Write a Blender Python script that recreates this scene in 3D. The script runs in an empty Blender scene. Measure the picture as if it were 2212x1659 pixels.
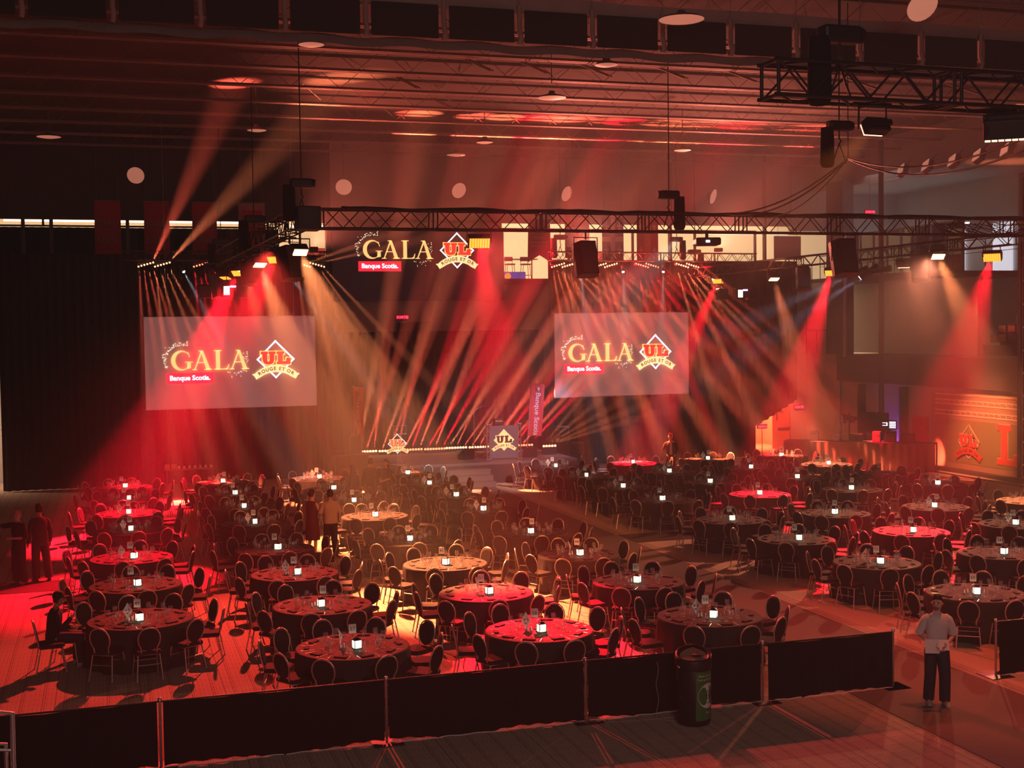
import bpy, bmesh, math, random
from math import sin, cos, pi, radians, sqrt, atan2
from mathutils import Vector, Matrix
import numpy as np
S = bpy.context.scene
C = S.collection
R = random.Random(7)

# ------------------------------------------------------------ camera
F_PX = 2803.36
YAW, PITCH, ROLL, CAM_H = .3026765, .0430020, .0134672, 5.8809
cam_d = bpy.data.cameras.new('camera'); cam = bpy.data.objects.new('camera', cam_d); C.objects.link(cam)
cam_d.sensor_width = 36; cam_d.lens = 36 * F_PX / 2212
cam_d.clip_start = .1; cam_d.clip_end = 300
cam.matrix_world = (Matrix.Translation((0, 0, CAM_H)) @ Matrix.Rotation(-YAW, 4, 'Z') @
                    Matrix.Rotation(pi / 2 - PITCH, 4, 'X') @ Matrix.Rotation(-ROLL, 4, 'Z'))
S.camera = cam

# ------------------------------------------------------------ colour management, sampling
S.view_settings.view_transform = 'Standard'; S.view_settings.look = 'None'
S.view_settings.gamma = 1; S.view_settings.use_curve_mapping = False
S.view_settings.exposure = 0.75
cy = S.cycles
cy.max_bounces = 4; cy.diffuse_bounces = 2; cy.glossy_bounces = 2; cy.transmission_bounces = 2
cy.volume_bounces = 0; cy.transparent_max_bounces = 12
cy.sample_clamp_indirect = 2.0; cy.sample_clamp_direct = 0; cy.blur_glossy = 1.0
cy.caustics_reflective = False; cy.caustics_refractive = False
cy.use_denoising = True
try: cy.denoiser = 'OPENIMAGEDENOISE'
except Exception: pass
cy.use_adaptive_sampling = True; cy.adaptive_threshold = .02

# ------------------------------------------------------------ world: stage haze hanging in the whole hall
W = bpy.data.worlds.new('world'); S.world = W; W.use_nodes = True
wn = W.node_tree.nodes; wl = W.node_tree.links
wn['Background'].inputs[0].default_value = (0, 0, 0, 1)
wv = wn.new('ShaderNodeVolumeScatter')
wv.inputs['Color'].default_value = (1, 1, 1, 1)
wv.inputs['Density'].default_value = .0024
wv.inputs['Anisotropy'].default_value = .1
wl.new(wv.outputs[0], wn['World Output'].inputs['Volume'])

RED = (1, .006, .022); AMB = (1, .225, .09); ORG = (1, .13, .045); WARM = (1, .62, .35); WHT = (.75, .85, 1.0); PNK = (1, .11, .06)
LIGHTS = []
def lamp(kind, loc, col, power, target=None, deg=20, blend=.5, size=.05, parent=None, name=None, sx=1, sy=1):
    d = bpy.data.lights.new(name or 'lamp_beam', kind); d.color = col; d.energy = power
    if kind == 'SPOT': d.spot_size = radians(deg); d.spot_blend = blend; d.shadow_soft_size = size
    elif kind == 'POINT': d.shadow_soft_size = size
    elif kind == 'AREA': d.shape = 'RECTANGLE'; d.size = sx; d.size_y = sy
    o = bpy.data.objects.new(name or 'lamp_beam', d); C.objects.link(o)
    loc = Vector(loc); o.location = loc
    if target is not None:
        o.rotation_euler = (Vector(target) - loc).to_track_quat('-Z', 'Y').to_euler()
    if parent is not None:
        o.parent = parent; o.location = loc - Vector(parent.location)
    return o

# general light of the hall (its own high-bay lamps, dimmed red, far from the picture's subjects)
# ------------------------------------------------------------ helpers
def mat(name, col, rough=.6, metal=0, emit=None, es=0, noise=0, scale=8, spec=.5, alpha=None):
    m = bpy.data.materials.new(name); m.use_nodes = True; nt = m.node_tree; b = nt.nodes['Principled BSDF']
    c = (*col, 1)
    b.inputs['Base Color'].default_value = c; b.inputs['Roughness'].default_value = rough
    b.inputs['Metallic'].default_value = metal; b.inputs['Specular IOR Level'].default_value = spec
    if noise:
        tc = nt.nodes.new('ShaderNodeTexCoord'); n = nt.nodes.new('ShaderNodeTexNoise'); n.inputs['Scale'].default_value = scale
        n.inputs['Detail'].default_value = 4
        r = nt.nodes.new('ShaderNodeMapRange'); r.inputs[3].default_value = 1 - noise; r.inputs[4].default_value = 1 + noise
        mx = nt.nodes.new('ShaderNodeVectorMath'); mx.operation = 'SCALE'; mx.inputs[0].default_value = col
        nt.links.new(tc.outputs['Object'], n.inputs['Vector']); nt.links.new(n.outputs[0], r.inputs[0])
        nt.links.new(r.outputs[0], mx.inputs['Scale']); nt.links.new(mx.outputs[0], b.inputs['Base Color'])
    if emit:
        b.inputs['Emission Color'].default_value = (*emit, 1); b.inputs['Emission Strength'].default_value = es
        if es < 60: m.cycles.emission_sampling = 'NONE'
    return m

class MB:
    def __init__(s): s.v = []; s.f = []; s.sm = []
    def add(s, vs, fs, smooth=False):
        o = len(s.v); s.v += [tuple(v) for v in vs]; s.f += [tuple(i + o for i in f) for f in fs]; s.sm += [smooth] * len(fs); return s
    def box(s, a, b, m=None):
        (x0, y0, z0), (x1, y1, z1) = a, b
        vs = [Vector(p) for p in ((x0,y0,z0),(x1,y0,z0),(x1,y1,z0),(x0,y1,z0),(x0,y0,z1),(x1,y0,z1),(x1,y1,z1),(x0,y1,z1))]
        if m: vs = [m @ v for v in vs]
        return s.add(vs, [(0,3,2,1),(4,5,6,7),(0,1,5,4),(1,2,6,5),(2,3,7,6),(3,0,4,7)])
    def bbox(s, a, b, bev=.02, m=None):      # box with chamfered edges
        bm = bmesh.new(); bmesh.ops.create_cube(bm, size=1)
        for v in bm.verts: v.co = Vector((a[i] + (b[i] - a[i]) * (v.co[i] + .5) for i in range(3)))
        bmesh.ops.bevel(bm, geom=bm.edges[:], offset=bev, segments=2, affect='EDGES', profile=.5)
        bm.verts.index_update()
        s.add([(m @ v.co if m else v.co.copy()) for v in bm.verts], [[v.index for v in f.verts] for f in bm.faces]); bm.free(); return s
    def cyl(s, a, b, r, n=8, r2=None, cap=True, smooth=True):
        a, b = Vector(a), Vector(b); r2 = r if r2 is None else r2; d = b - a
        if d.length < 1e-6: return s
        q = d.to_track_quat('Z', 'Y'); vs = []
        for p, rr in ((a, r), (b, r2)):
            for i in range(n):
                t = 2 * pi * i / n; vs.append(p + q @ Vector((cos(t) * rr, sin(t) * rr, 0)))
        s.add(vs, [(i, (i+1) % n, n + (i+1) % n, n + i) for i in range(n)], smooth)
        if cap: s.add(vs, [tuple(range(n - 1, -1, -1)), tuple(range(n, 2 * n))])
        return s
    def tube(s, pts, r, n=6, closed=False):
        pts = [Vector(p) for p in pts]; N = len(pts); rings = []; prev = None
        for i, p in enumerate(pts):
            if closed: t = pts[(i+1) % N] - pts[i-1]
            else: t = pts[min(i+1, N-1)] - pts[max(i-1, 0)]
            t.normalize()
            if prev is None:
                u = t.orthogonal().normalized()
            else:
                u = prev - t * prev.dot(t)
                u = u.normalized() if u.length > 1e-6 else t.orthogonal().normalized()
            prev = u; w = t.cross(u)
            rr = r[i] if isinstance(r, (list, tuple)) else r
            rings.append([p + u * cos(2*pi*k/n) * rr + w * sin(2*pi*k/n) * rr for k in range(n)])
        vs = [v for g in rings for v in g]; fs = []
        for i in range(N if closed else N - 1):
            j = (i + 1) % N
            for k in range(n): fs.append((i*n+k, i*n+(k+1) % n, j*n+(k+1) % n, j*n+k))
        s.add(vs, fs, True)
        if not closed: s.add(vs, [tuple(range(n-1, -1, -1)), tuple(range((N-1)*n, N*n))])
        return s
    def lathe(s, prof, n=16, c=(0, 0, 0), m=None, smooth=True):
        vs = []; c = Vector(c)
        for r, z in prof:
            for i in range(n):
                t = 2*pi*i/n; v = Vector((r*cos(t), r*sin(t), z)); v = m @ v if m else v
                vs.append(v + c)
        fs = [(j*n+i, j*n+(i+1) % n, (j+1)*n+(i+1) % n, (j+1)*n+i) for j in range(len(prof)-1) for i in range(n)]
        return s.add(vs, fs, smooth)
    def prism(s, poly, z0, z1, m=None, smooth=False):     # poly in xy, extruded along z
        n = len(poly); vs = [Vector((x, y, z0)) for x, y in poly] + [Vector((x, y, z1)) for x, y in poly]
        if m: vs = [m @ v for v in vs]
        s.add(vs, [tuple(range(n-1, -1, -1)), tuple(range(n, 2*n))])
        return s.add(vs, [(i, (i+1) % n, n+(i+1) % n, n+i) for i in range(n)], smooth)
    def grid(s, fn, nu, nv, smooth=True):
        vs = [fn(i/nu, j/nv) for j in range(nv+1) for i in range(nu+1)]
        return s.add(vs, [(j*(nu+1)+i, j*(nu+1)+i+1, (j+1)*(nu+1)+i+1, (j+1)*(nu+1)+i) for j in range(nv) for i in range(nu)], smooth)
    def merge(s, o, m=None):
        b = len(s.v); s.v += [tuple(m @ Vector(v)) for v in o.v] if m else o.v
        s.f += [tuple(i+b for i in f) for f in o.f]; s.sm += o.sm; return s
    def mesh(s, name):
        me = bpy.data.meshes.new(name); me.from_pydata([tuple(v) for v in s.v], [], s.f)
        me.polygons.foreach_set('use_smooth', s.sm); me.update(); return me
    def build(s, name, m, parent=None, loc=None):
        me = s.mesh(name)
        for x in (m if isinstance(m, (list, tuple)) else [m]): me.materials.append(x)
        o = bpy.data.objects.new(name, me); C.objects.link(o)
        if parent is not None: o.parent = parent
        if loc is not None: o.location = loc
        return o

def tag(o, label=None, cat=None, group=None, kind=None):
    if label: o['label'] = label
    if cat: o['category'] = cat
    if group: o['group'] = group
    if kind: o['kind'] = kind
    return o
def thing(name, label, cat, loc=(0, 0, 0), rz=0, group=None):
    o = bpy.data.objects.new(name, None); C.objects.link(o); o.location = loc; o.rotation_euler = (0, 0, rz)
    o.empty_display_size = .1
    return tag(o, label, cat, group)
def struct(mb, name, m): return tag(mb.build(name, m), kind='structure')
def solo(mb, name, m, label, cat, group=None, loc=None): return tag(mb.build(name, m, None, loc), label, cat, group)
KIDS = {}
def dup(root, loc, rz=0, label=None, group=None):
    if root.name not in KIDS:
        ch = []
        for c in root.children:
            ch.append((c, [g for g in c.children]))
        KIDS[root.name] = ch
    r = root.copy(); C.objects.link(r); r.location = loc; r.rotation_euler = (0, 0, rz)
    if label: r['label'] = label
    if group: r['group'] = group
    for c, gs in KIDS[root.name]:
        k = c.copy(); C.objects.link(k); k.parent = r
        for g in gs:
            d = g.copy(); C.objects.link(d); d.parent = k
    return r

FONTC = {}
def text_mb(txt, size=1.0, offset=0.0, align='CENTER'):
    key = (txt, offset, align)
    if key not in FONTC:
        cu = bpy.data.curves.new('t', 'FONT'); cu.body = txt; cu.size = 1; cu.align_x = align; cu.offset = offset; cu.resolution_u = 3
        o = bpy.data.objects.new('t', cu); C.objects.link(o)
        dg = bpy.context.evaluated_depsgraph_get(); dg.update()
        me = o.evaluated_get(dg).to_mesh()
        FONTC[key] = ([tuple(v.co) for v in me.vertices], [tuple(p.vertices) for p in me.polygons])
        o.evaluated_get(dg).to_mesh_clear()
        bpy.data.objects.remove(o); bpy.data.curves.remove(cu)
    vs, fs = FONTC[key]; mb = MB(); mb.add([(x*size, y*size, z) for x, y, z in vs], fs); return mb

def plane_m(o, right, up):        # maps local (x,y,z) to world: o + x*right + y*up + z*normal
    r = Vector(right).normalized(); u = Vector(up).normalized(); n = r.cross(u)
    return Matrix(((r.x, u.x, n.x, o[0]), (r.y, u.y, n.y, o[1]), (r.z, u.z, n.z, o[2]), (0, 0, 0, 1)))

def rail_part(): pass

# materials
M = {}
M['black'] = mat('black_paint', (.012, .012, .012), .45)
M['blackmetal'] = mat('black_metal', (.02, .02, .02), .35, .6)
M['alu'] = mat('aluminium', (.55, .55, .56), .35, .9)
M['truss'] = mat('truss_black', (.035, .03, .03), .4, .5)
M['wallgrey'] = mat('wall_paint', (.42, .40, .38), .8, noise=.06, scale=2)
M['walldark'] = mat('wall_dark', (.08, .07, .07), .85, noise=.1, scale=2)
M['drape'] = mat('black_drape', (.016, .013, .014), .95, noise=.3, scale=3, spec=.1)
M['cream'] = mat('lounge_wall_glow', (.85, .78, .62), .8, emit=(1, .66, .36), es=.34)  # lounge surfaces glow by themselves, standing in for the room's lighting
M['strip'] = mat('light_strip', (1, 1, 1), .5, emit=(1, .92, .8), es=2.2)
M['white'] = mat('white', (.8, .8, .8), .6)
M['redpaint'] = mat('red_paint', (.55, .03, .03), .7)
ORD = ['first', 'second', 'third', 'fourth', 'fifth', 'sixth', 'seventh', 'eighth', 'ninth', 'tenth', 'eleventh', 'twelfth', 'thirteenth', 'fourteenth', 'fifteenth', 'sixteenth', 'seventeenth', 'eighteenth', 'nineteenth', 'twentieth', 'twenty-first', 'twenty-second', 'twenty-third', 'twenty-fourth', 'twenty-fifth']
# ------------------------------------------------------------ the hall
FRONT_Y, BACK_Y, CUR_Y, TRIM = 34.0, 55.0, 51.8, 8.8
def carpet_mat():
    m = bpy.data.materials.new('carpet'); m.use_nodes = True; nt = m.node_tree; N = nt.nodes; L = nt.links; b = N['Principled BSDF']
    b.inputs['Roughness'].default_value = .95; b.inputs['Specular IOR Level'].default_value = .15
    tc = N.new('ShaderNodeTexCoord'); sp = N.new('ShaderNodeSeparateXYZ'); L.new(tc.outputs['Object'], sp.inputs[0])
    def mth(op, a, bb=None):
        n = N.new('ShaderNodeMath'); n.operation = op
        for i, x in enumerate((a, bb)):
            if x is None: continue
            if isinstance(x, (int, float)): n.inputs[i].default_value = x
            else: L.new(x, n.inputs[i])
        return n.outputs[0]
    X, Y = sp.outputs[0], sp.outputs[1]
    def line(v, per, off, w):
        a = mth('MODULO', mth('ADD', v, 1000 + off), per)
        return mth('LESS_THAN', a, w)
    l1 = line(X, .33, 0, .014); l2 = line(X, .33, .035, .012); l3 = line(X, 1.32, .17, .016)
    dash = mth('GREATER_THAN', mth('MODULO', mth('ADD', Y, 1000), .30), .11)
    thin = mth('MULTIPLY', line(X, .066, .03, .012), dash)
    cross = mth('MULTIPLY', line(Y, .30, 0, .02), mth('GREATER_THAN', mth('MODULO', mth('ADD', X, 1000), .2), .09))
    tot = mth('ADD', mth('ADD', mth('MULTIPLY', mth('MAXIMUM', mth('MAXIMUM', l1, l2), l3), .42), mth('MULTIPLY', thin, .28)), mth('MULTIPLY', cross, .22))
    n1 = N.new('ShaderNodeTexNoise'); n1.inputs['Scale'].default_value = .35; n1.inputs['Detail'].default_value = 5; L.new(tc.outputs['Object'], n1.inputs['Vector'])
    n2 = N.new('ShaderNodeTexNoise'); n2.inputs['Scale'].default_value = 35; L.new(tc.outputs['Object'], n2.inputs['Vector'])
    f = mth('MULTIPLY', mth('SUBTRACT', 1.0, mth('MINIMUM', tot, .75)), mth('ADD', .62, mth('ADD', mth('MULTIPLY', n1.outputs[0], .45), mth('MULTIPLY', n2.outputs[0], .3))))
    v = N.new('ShaderNodeVectorMath'); v.operation = 'SCALE'; v.inputs[0].default_value = (.50, .40, .32); L.new(f, v.inputs['Scale'])
    L.new(v.outputs[0], b.inputs['Base Color']); return m
M['carpet'] = carpet_mat()
M['carpet2'] = mat('carpet_plain', (.60, .49, .38), .95, noise=.22, scale=.45, spec=.1)
M['runner'] = mat('aisle_runner', (.20, .155, .14), .95, noise=.08, scale=6, spec=.1)
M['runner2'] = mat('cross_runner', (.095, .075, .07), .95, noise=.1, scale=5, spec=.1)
M['deck'] = mat('roof_deck', (.055, .042, .038), .9, noise=.15, scale=1)
M['steel'] = mat('roof_steel', (.30, .24, .22), .5, .2)

struct(MB().box((-16, -3, -.1), (44, 62, 0)), 'floor', M['carpet'])
struct(MB().box((13.9, 14, 0), (31.9, 51.5, .004)), 'floor_right', M['carpet2'])
solo(MB().box((11.15, 12, 0), (13.62, 46.0, .012)), 'aisle_runner', M['runner'], 'long smooth brown carpet runner leading up to the stage steps', 'carpet runner')
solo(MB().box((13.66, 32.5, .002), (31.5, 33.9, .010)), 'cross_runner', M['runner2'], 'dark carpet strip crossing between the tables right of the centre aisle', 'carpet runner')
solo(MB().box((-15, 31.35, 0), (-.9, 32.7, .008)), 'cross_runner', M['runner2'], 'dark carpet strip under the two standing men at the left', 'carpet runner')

struct(MB().box((-16, -3, 13.9), (44, 62, 14.1)), 'ceiling', M['deck'])
struct(MB().box((-16.2, -3, 0), (-16, 62, 14)), 'wall_left', M['wallgrey'])
struct(MB().box((-16, -3.2, 0), (44, -3, 14)), 'wall_front', M['wallgrey'])
# back wall with the long opening of the lounge above it
b = MB().box((-16, BACK_Y, 0), (28.2, BACK_Y+.25, 8.0)).box((28.2, BACK_Y, 2.25), (32, BACK_Y+.25, 8)).box((30.9, BACK_Y, 0), (32, BACK_Y+.25, 2.25))
b.box((-16, BACK_Y, 10.52), (32, BACK_Y+.25, 13.9)).box((9.0, BACK_Y, 8), (16.8, BACK_Y+.25, 10.6))
struct(b, 'wall_back', M['wallgrey'])
struct(MB().box((-16, BACK_Y-.12, 10.52), (9.2, BACK_Y-.02, 13.9)), 'wall_back_upper', M['walldark'])
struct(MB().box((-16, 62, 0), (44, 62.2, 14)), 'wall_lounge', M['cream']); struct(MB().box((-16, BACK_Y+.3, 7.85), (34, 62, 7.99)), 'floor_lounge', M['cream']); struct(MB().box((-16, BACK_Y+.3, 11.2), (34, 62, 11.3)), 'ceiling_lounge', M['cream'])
M['glass'] = mat('window_glass', (.9, .9, .9), .05)
def thin_glass(name, col=(1, 1, 1), refl=.08, rough=.02):
    m = bpy.data.materials.new(name); m.use_nodes = True; nt = m.node_tree; N = nt.nodes; L = nt.links
    N.remove(N['Principled BSDF']); t = N.new('ShaderNodeBsdfTransparent'); t.inputs[0].default_value = (*col, 1)
    g = N.new('ShaderNodeBsdfGlossy'); g.inputs['Roughness'].default_value = rough; x = N.new('ShaderNodeMixShader')
    fr = N.new('ShaderNodeFresnel'); fr.inputs[0].default_value = 1.45
    ad = N.new('ShaderNodeMath'); ad.operation = 'ADD'; ad.use_clamp = True; ad.inputs[1].default_value = refl; L.new(fr.outputs[0], ad.inputs[0])
    L.new(ad.outputs[0], x.inputs[0]); L.new(t.outputs[0], x.inputs[1]); L.new(g.outputs[0], x.inputs[2]); L.new(x.outputs[0], N['Material Output'].inputs['Surface'])
    return m
M['glass'] = thin_glass('window_glass', (.95, .95, .95), .02)
def rim_glass(name):
    m = bpy.data.materials.new(name); m.use_nodes = True; nt = m.node_tree; N = nt.nodes; L = nt.links
    N.remove(N['Principled BSDF']); t = N.new('ShaderNodeBsdfTransparent'); t.inputs[0].default_value = (.97, .95, .95, 1)
    g = N.new('ShaderNodeBsdfGlossy'); g.inputs['Roughness'].default_value = .28; g.inputs['Color'].default_value = (1, 1, 1, 1)
    d = N.new('ShaderNodeBsdfDiffuse'); d.inputs['Color'].default_value = (.9, .88, .86, 1)  # white diffuse, strongest at the rim, paints in the glass glints
    mx = N.new('ShaderNodeMixShader'); mx.inputs[0].default_value = .45; L.new(d.outputs[0], mx.inputs[1]); L.new(g.outputs[0], mx.inputs[2])
    lw = N.new('ShaderNodeLayerWeight'); lw.inputs[0].default_value = .5
    pw = N.new('ShaderNodeMath'); pw.operation = 'POWER'; pw.inputs[1].default_value = 2.2; L.new(lw.outputs['Facing'], pw.inputs[0])
    mr = N.new('ShaderNodeMapRange'); mr.inputs[3].default_value = .14; mr.inputs[4].default_value = 1.0; L.new(pw.outputs[0], mr.inputs[0])
    x = N.new('ShaderNodeMixShader'); L.new(mr.outputs[0], x.inputs[0]); L.new(t.outputs[0], x.inputs[1]); L.new(mx.outputs[0], x.inputs[2]); L.new(x.outputs[0], N['Material Output'].inputs['Surface'])
    return m
M['drink'] = rim_glass('drinking_glass')
# windows: frames with panes
M['frame'] = mat('window_frame', (.10, .09, .09), .5)
def window(n, x0, x1, z0, z1, y, step, axis='y'):
    fr = MB(); k = max(1, round((x1 - x0) / step))
    t = .045
    def bx(a0, a1, c0, c1, d=.06):
        if axis == 'y': fr.box((a0, y-d, c0), (a1, y+d, c1))
        else: fr.box((y-d, a0, c0), (y+d, a1, c1))
    bx(x0, x1, z0, z0+.07); bx(x0, x1, z1-.07, z1)
    for i in range(k+1):
        a = x0 + (x1 - x0) * i / k; bx(a-t, a+t, z0, z1)
    o = struct(fr, 'window_%d' % n, M['frame'])
    g = MB()
    g.box((x0, y-.01, z0), (x1, y+.01, z1)) if axis == 'y' else g.box((y-.01, x0, z0), (y+.01, x1, z1))
    p = g.build('pane', M['glass'], o); return o
window(1, 16.8, 29.2, 8.0, 10.3, BACK_Y-.05, 3.1)
window(2, 7.9, 9.15, 8.0, 10.5, BACK_Y-.05, 1.2)
window(3, -16, 6.9, 10.16, 10.52, BACK_Y-.05, 4.4)
# blinds pulled down behind the left windows
bl = MB(); x = -15.8
bl.grid(lambda u, v: (-16 + 23*u, BACK_Y - .10 + .05*sin(u*420), 7.0 + 3.14*v), 460, 1)
solo(bl, 'window_drape', M['drape'], 'long dark pleated drape covering the lounge windows under the lit strip', 'drape')
dv = MB()
for xx in (-3.0, -1.95, .95, 2.45, 6.1): dv.box((xx-.07, BACK_Y-.32, 7.0), (xx+.07, BACK_Y-.2, 10.5))
struct(dv, 'trim_1', M['frame'])
struct(MB().box((-16, BACK_Y-.3, 7.85), (7.2, BACK_Y-.12, 8.0)).box((16.8, BACK_Y-.3, 7.8), (32, BACK_Y-.06, 8.0)), 'trim_2', M['walldark'])
# lounge furnishing: red feature wall, light strips, stools
struct(MB().box((-16, 60.9, 8.0), (12, 61, 9.75)).box((22.2, 60.9, 8), (25.0, 61.0, 9.6)).box((17.6, 60.9, 8), (18.5, 61, 8.7)), 'wall_lounge_red', M['redpaint'])
for i, (a, c, yy, zz) in enumerate([(8.0, 11, 58.6, 10.55), (16.9, 19.8, 58.6, 10.45), (20.2, 22.8, 58.6, 10.45), (23.4, 27.6, 58.6, 10.45), (28.5, 33, 58.5, 10.4), (-4, 6.5, 59, 10.7)]):
    solo(MB().box((a, yy, zz), (c, yy+.14, zz+.07)), 'ceiling_strip_light', M['strip'],
         ['bright strip light in the lounge beside the video screen', 'bright strip light above the bar stools in the lounge', 'bright strip light behind the blue and white flag',
          'bright strip light in the lounge behind the projector', 'bright strip light at the far end of the lounge', 'bright strip light showing above the dark window drape'][i], 'strip light', 'lounge strip lights')
lamp('AREA', (3, -2, 9.5), (1, .72, .66), 260, (10, 18, 0), sx=6, sy=2, name='concourse_light')
lamp('AREA', (23, 57.5, 11.0), (1, .76, .48), 110, (23, 57.5, 8), sx=11, sy=2.5, name='lounge_light')
lamp('AREA', (3, 57.8, 11.0), (1, .72, .45), 90, (3, 57.8, 8), sx=12, sy=2.5, name='lounge_light')
lamp('AREA', (-6.5, 53.2, 3.2), (1, .58, .36), 160, (-5.6, 55, .8), sx=1.5, sy=.8, name='work_light')
lamp('AREA', (35.5, 49, 10.4), (1, .85, .8), 60, (34, 49, 8), sx=3, sy=9, name='corridor_light')
def stool(x, label):
    t = thing('bar_stool', label, 'stool', (x, 56.3, 8.0), 0, 'lounge bar stools')
    f = MB()
    for sx in (-1, 1):
        for sy in (-1, 1): f.cyl((sx*.22, sy*.2, 0), (sx*.15, sy*.15, .75), .014, 6)
    f.tube([(-.2, -.18, .28), (.2, -.18, .28), (.2, .18, .28), (-.2, .18, .28)], .012, 5, True)
    f.build('frame', M['blackmetal'], t)
    MB().bbox((-.21, -.2, .74), (.21, .2, .80), .02).build('seat', M['black'], t)
    MB().bbox((-.2, .17, .92), (.2, .2, 1.12), .012).cyl((-.17, .18, .78), (-.17, .18, 1.0), .012, 6).cyl((.17, .18, .78), (.17, .18, 1.0), .012, 6).build('backrest', M['black'], t)
stool(17.55, 'thin-legged black bar stool behind the lounge glass, nearer the video screen')
stool(18.3, 'thin-legged black bar stool behind the lounge glass under the pointed banner')
ht = thing('high_table', 'narrow high table behind the two lounge bar stools', 'table', (18.2, 57.2, 8.0))
MB().box((-.9, -.3, 1.02), (.9, .3, 1.06)).build('tabletop', M['black'], ht)
MB().cyl((-.7, 0, 0), (-.7, 0, 1.02), .03, 8).build('leg', M['black'], ht); MB().cyl((.7, 0, 0), (.7, 0, 1.02), .03, 8).build('leg', M['black'], ht)
lp = solo(MB().box((16.75, 56.0, 8.0), (18.2, 56.05, 8.42)), 'lounge_poster', mat('poster_blue', (.03, .06, .25), .6, emit=(.02, .05, .3), es=.6), 'small blue poster standing inside the lounge glass', 'poster')
MB().lathe([(0, 0), (.15, 0), (.15, .02), (0, .02)], 12, (17.35, 55.98, 8.22), Matrix.Rotation(pi/2, 4, 'X')).build('round_motif', mat('poster_orange', (.8, .25, .04), .6, emit=(1, .3, .05), es=.6), lp)
# SORTIE sign and door closer box on the back wall
M['exitred'] = mat('exit_red', (1, .05, .08), .5, emit=(1, .02, .06), es=5)
def exit_sign(x, y, z, s, label, mirror=None):
    t = thing('exit_sign', label, 'exit sign', (x, y, z))
    MB().box((-s*.55, 0, -s*.2), (s*.55, .26 if y > 54 else .08, s*.2)).cyl((0, .04, s*.2), (0, .04, (13.9-z) if y < 54 else s*.3), .01, 4).build('housing', M['redpaint'], t)
    m = plane_m((0, -.012, -s*.12), (1, 0, 0), (0, 0, 1))
    MB().merge(text_mb('SORTIE', s*.32, .01), m).build('lettering', M['exitred'], t)
exit_sign(12.2, 54.75, 6.42, .5, 'small glowing red SORTIE sign on the grey wall above the stage')
solo(MB().bbox((12.0, 54.5, 5.75), (13.35, 55, 6.2), .03).box((12.65, 54.48, 5.98), (13.0, 54.5, 6.06)), 'wall_unit', M['black'], 'dark box on the grey wall under the SORTIE sign', 'wall box')

# right wall: lower wall, dark fascia, upper seating
WX = 32.0
struct(MB().box((WX, -3, 0), (WX+.25, BACK_Y+.2, 3.3)), 'wall_right', M['wallgrey'])
struct(MB().box((WX-.25, -3, 3.3), (WX+2.6, 52.0, 4.5)), 'wall_right_fascia', M['walldark'])
struct(MB().box((WX+2.4, 45.5, 4.5), (WX+2.6, BACK_Y, 7.75)).box((WX+7, 25, 4.5), (WX+7.2, 45.5, 13.9)), 'wall_right_upper', M['wallgrey'])
struct(MB().box((WX-.1, 52, 0), (WX+.3, BACK_Y, 7.8)).box((28.9, BACK_Y-.12, 4.6), (WX, BACK_Y-.02, 7.75)), 'wall_right_corner', M['wallgrey'])
struct(MB().box((WX-.9, BACK_Y-.1, 10.3), (WX+6, BACK_Y+.2, 13.9)).box((WX+1.6, BACK_Y-.1, 8), (WX+6, BACK_Y+.2, 10.3)), 'wall_back_corner', M['wallgrey'])
struct(MB().box((WX+.0, 45.5, 7.75), (WX+5, BACK_Y, 8.0)), 'floor_right_gallery', M['walldark'])
struct(MB().box((WX+.3, 36, 12.1), (WX+6, BACK_Y, 13.9)).box((WX+4.8, 46, 8), (WX+5, 55, 12.1)), 'wall_right_top', M['wallgrey'])
solo(MB().box((WX-.35, 51.3, 4.5), (WX+.2, 52.7, 12.3)), 'wall_column', M['walldark'], 'dark brown square column by the corner of the upper gallery', 'column')
solo(MB().box((WX-.34, 51.2, 4.4), (WX-.24, 51.32, 10)), 'pipe', M['wallgrey'], 'thin pale pipe running up beside the dark brown column', 'pipe')
solo(MB().cyl((31.2, 47.6, 0), (31.2, 47.6, 13.5), .11, 10), 'hanging_pole', M['walldark'], 'tall thin dark pole rising past the gallery windows on the right', 'pole')
window(4, 46.2, 55.0, 8.0, 10.15, WX+2.2, 1.1, 'x')
M['cool'] = mat('corridor_wall_glow', (.8, .82, .85), .8, emit=(.85, .88, 1), es=.45)  # corridor panels glow in their material in place of light on them
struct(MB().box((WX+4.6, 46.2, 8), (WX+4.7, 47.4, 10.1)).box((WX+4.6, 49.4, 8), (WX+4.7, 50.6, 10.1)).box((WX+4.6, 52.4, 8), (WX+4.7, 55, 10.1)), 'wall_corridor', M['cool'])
for i, (a, c) in enumerate([(46.3, 48.6), (49.3, 51.2), (52.5, 54.4)]):
    solo(MB().box((WX+2.5, a, 9.98), (WX+2.6, c, 10.06)), 'ceiling_strip_light', M['strip'],
         ['cool strip light over the gallery nearest the camera', 'cool strip light over the gallery behind the dark pole', 'cool strip light over the gallery at the corner column'][i], 'strip light', 'gallery strip lights')
rl = thing('guard_rail', 'thin dark guard rail along the edge of the upper right gallery', 'railing', (WX+.1, 44, 8))
MB().cyl((0, -6, 1.05), (0, 10, 1.05), .025, 6).cyl((0, -6, .55), (0, 10, .55), .012, 6).build('rail', M['blackmetal'], rl)
for k in range(9): MB().cyl((0, -6+2*k, 0), (0, -6+2*k, 1.05), .02, 6).build('post', M['blackmetal'], rl)
sr = thing('stair_rail', 'short railing at the head of the stair by the corner column', 'railing', (31.6, 53.2, 4.5))
MB().tube([(0, -.6, 1.1), (0, 1.2, 1.1), (0, 1.2, 0)], .025, 6).cyl((0, -.6, 0), (0, -.6, 1.1), .02, 6).cyl((0, .3, 0), (0, .3, 1.1), .02, 6).build('rail', M['blackmetal'], sr)
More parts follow.
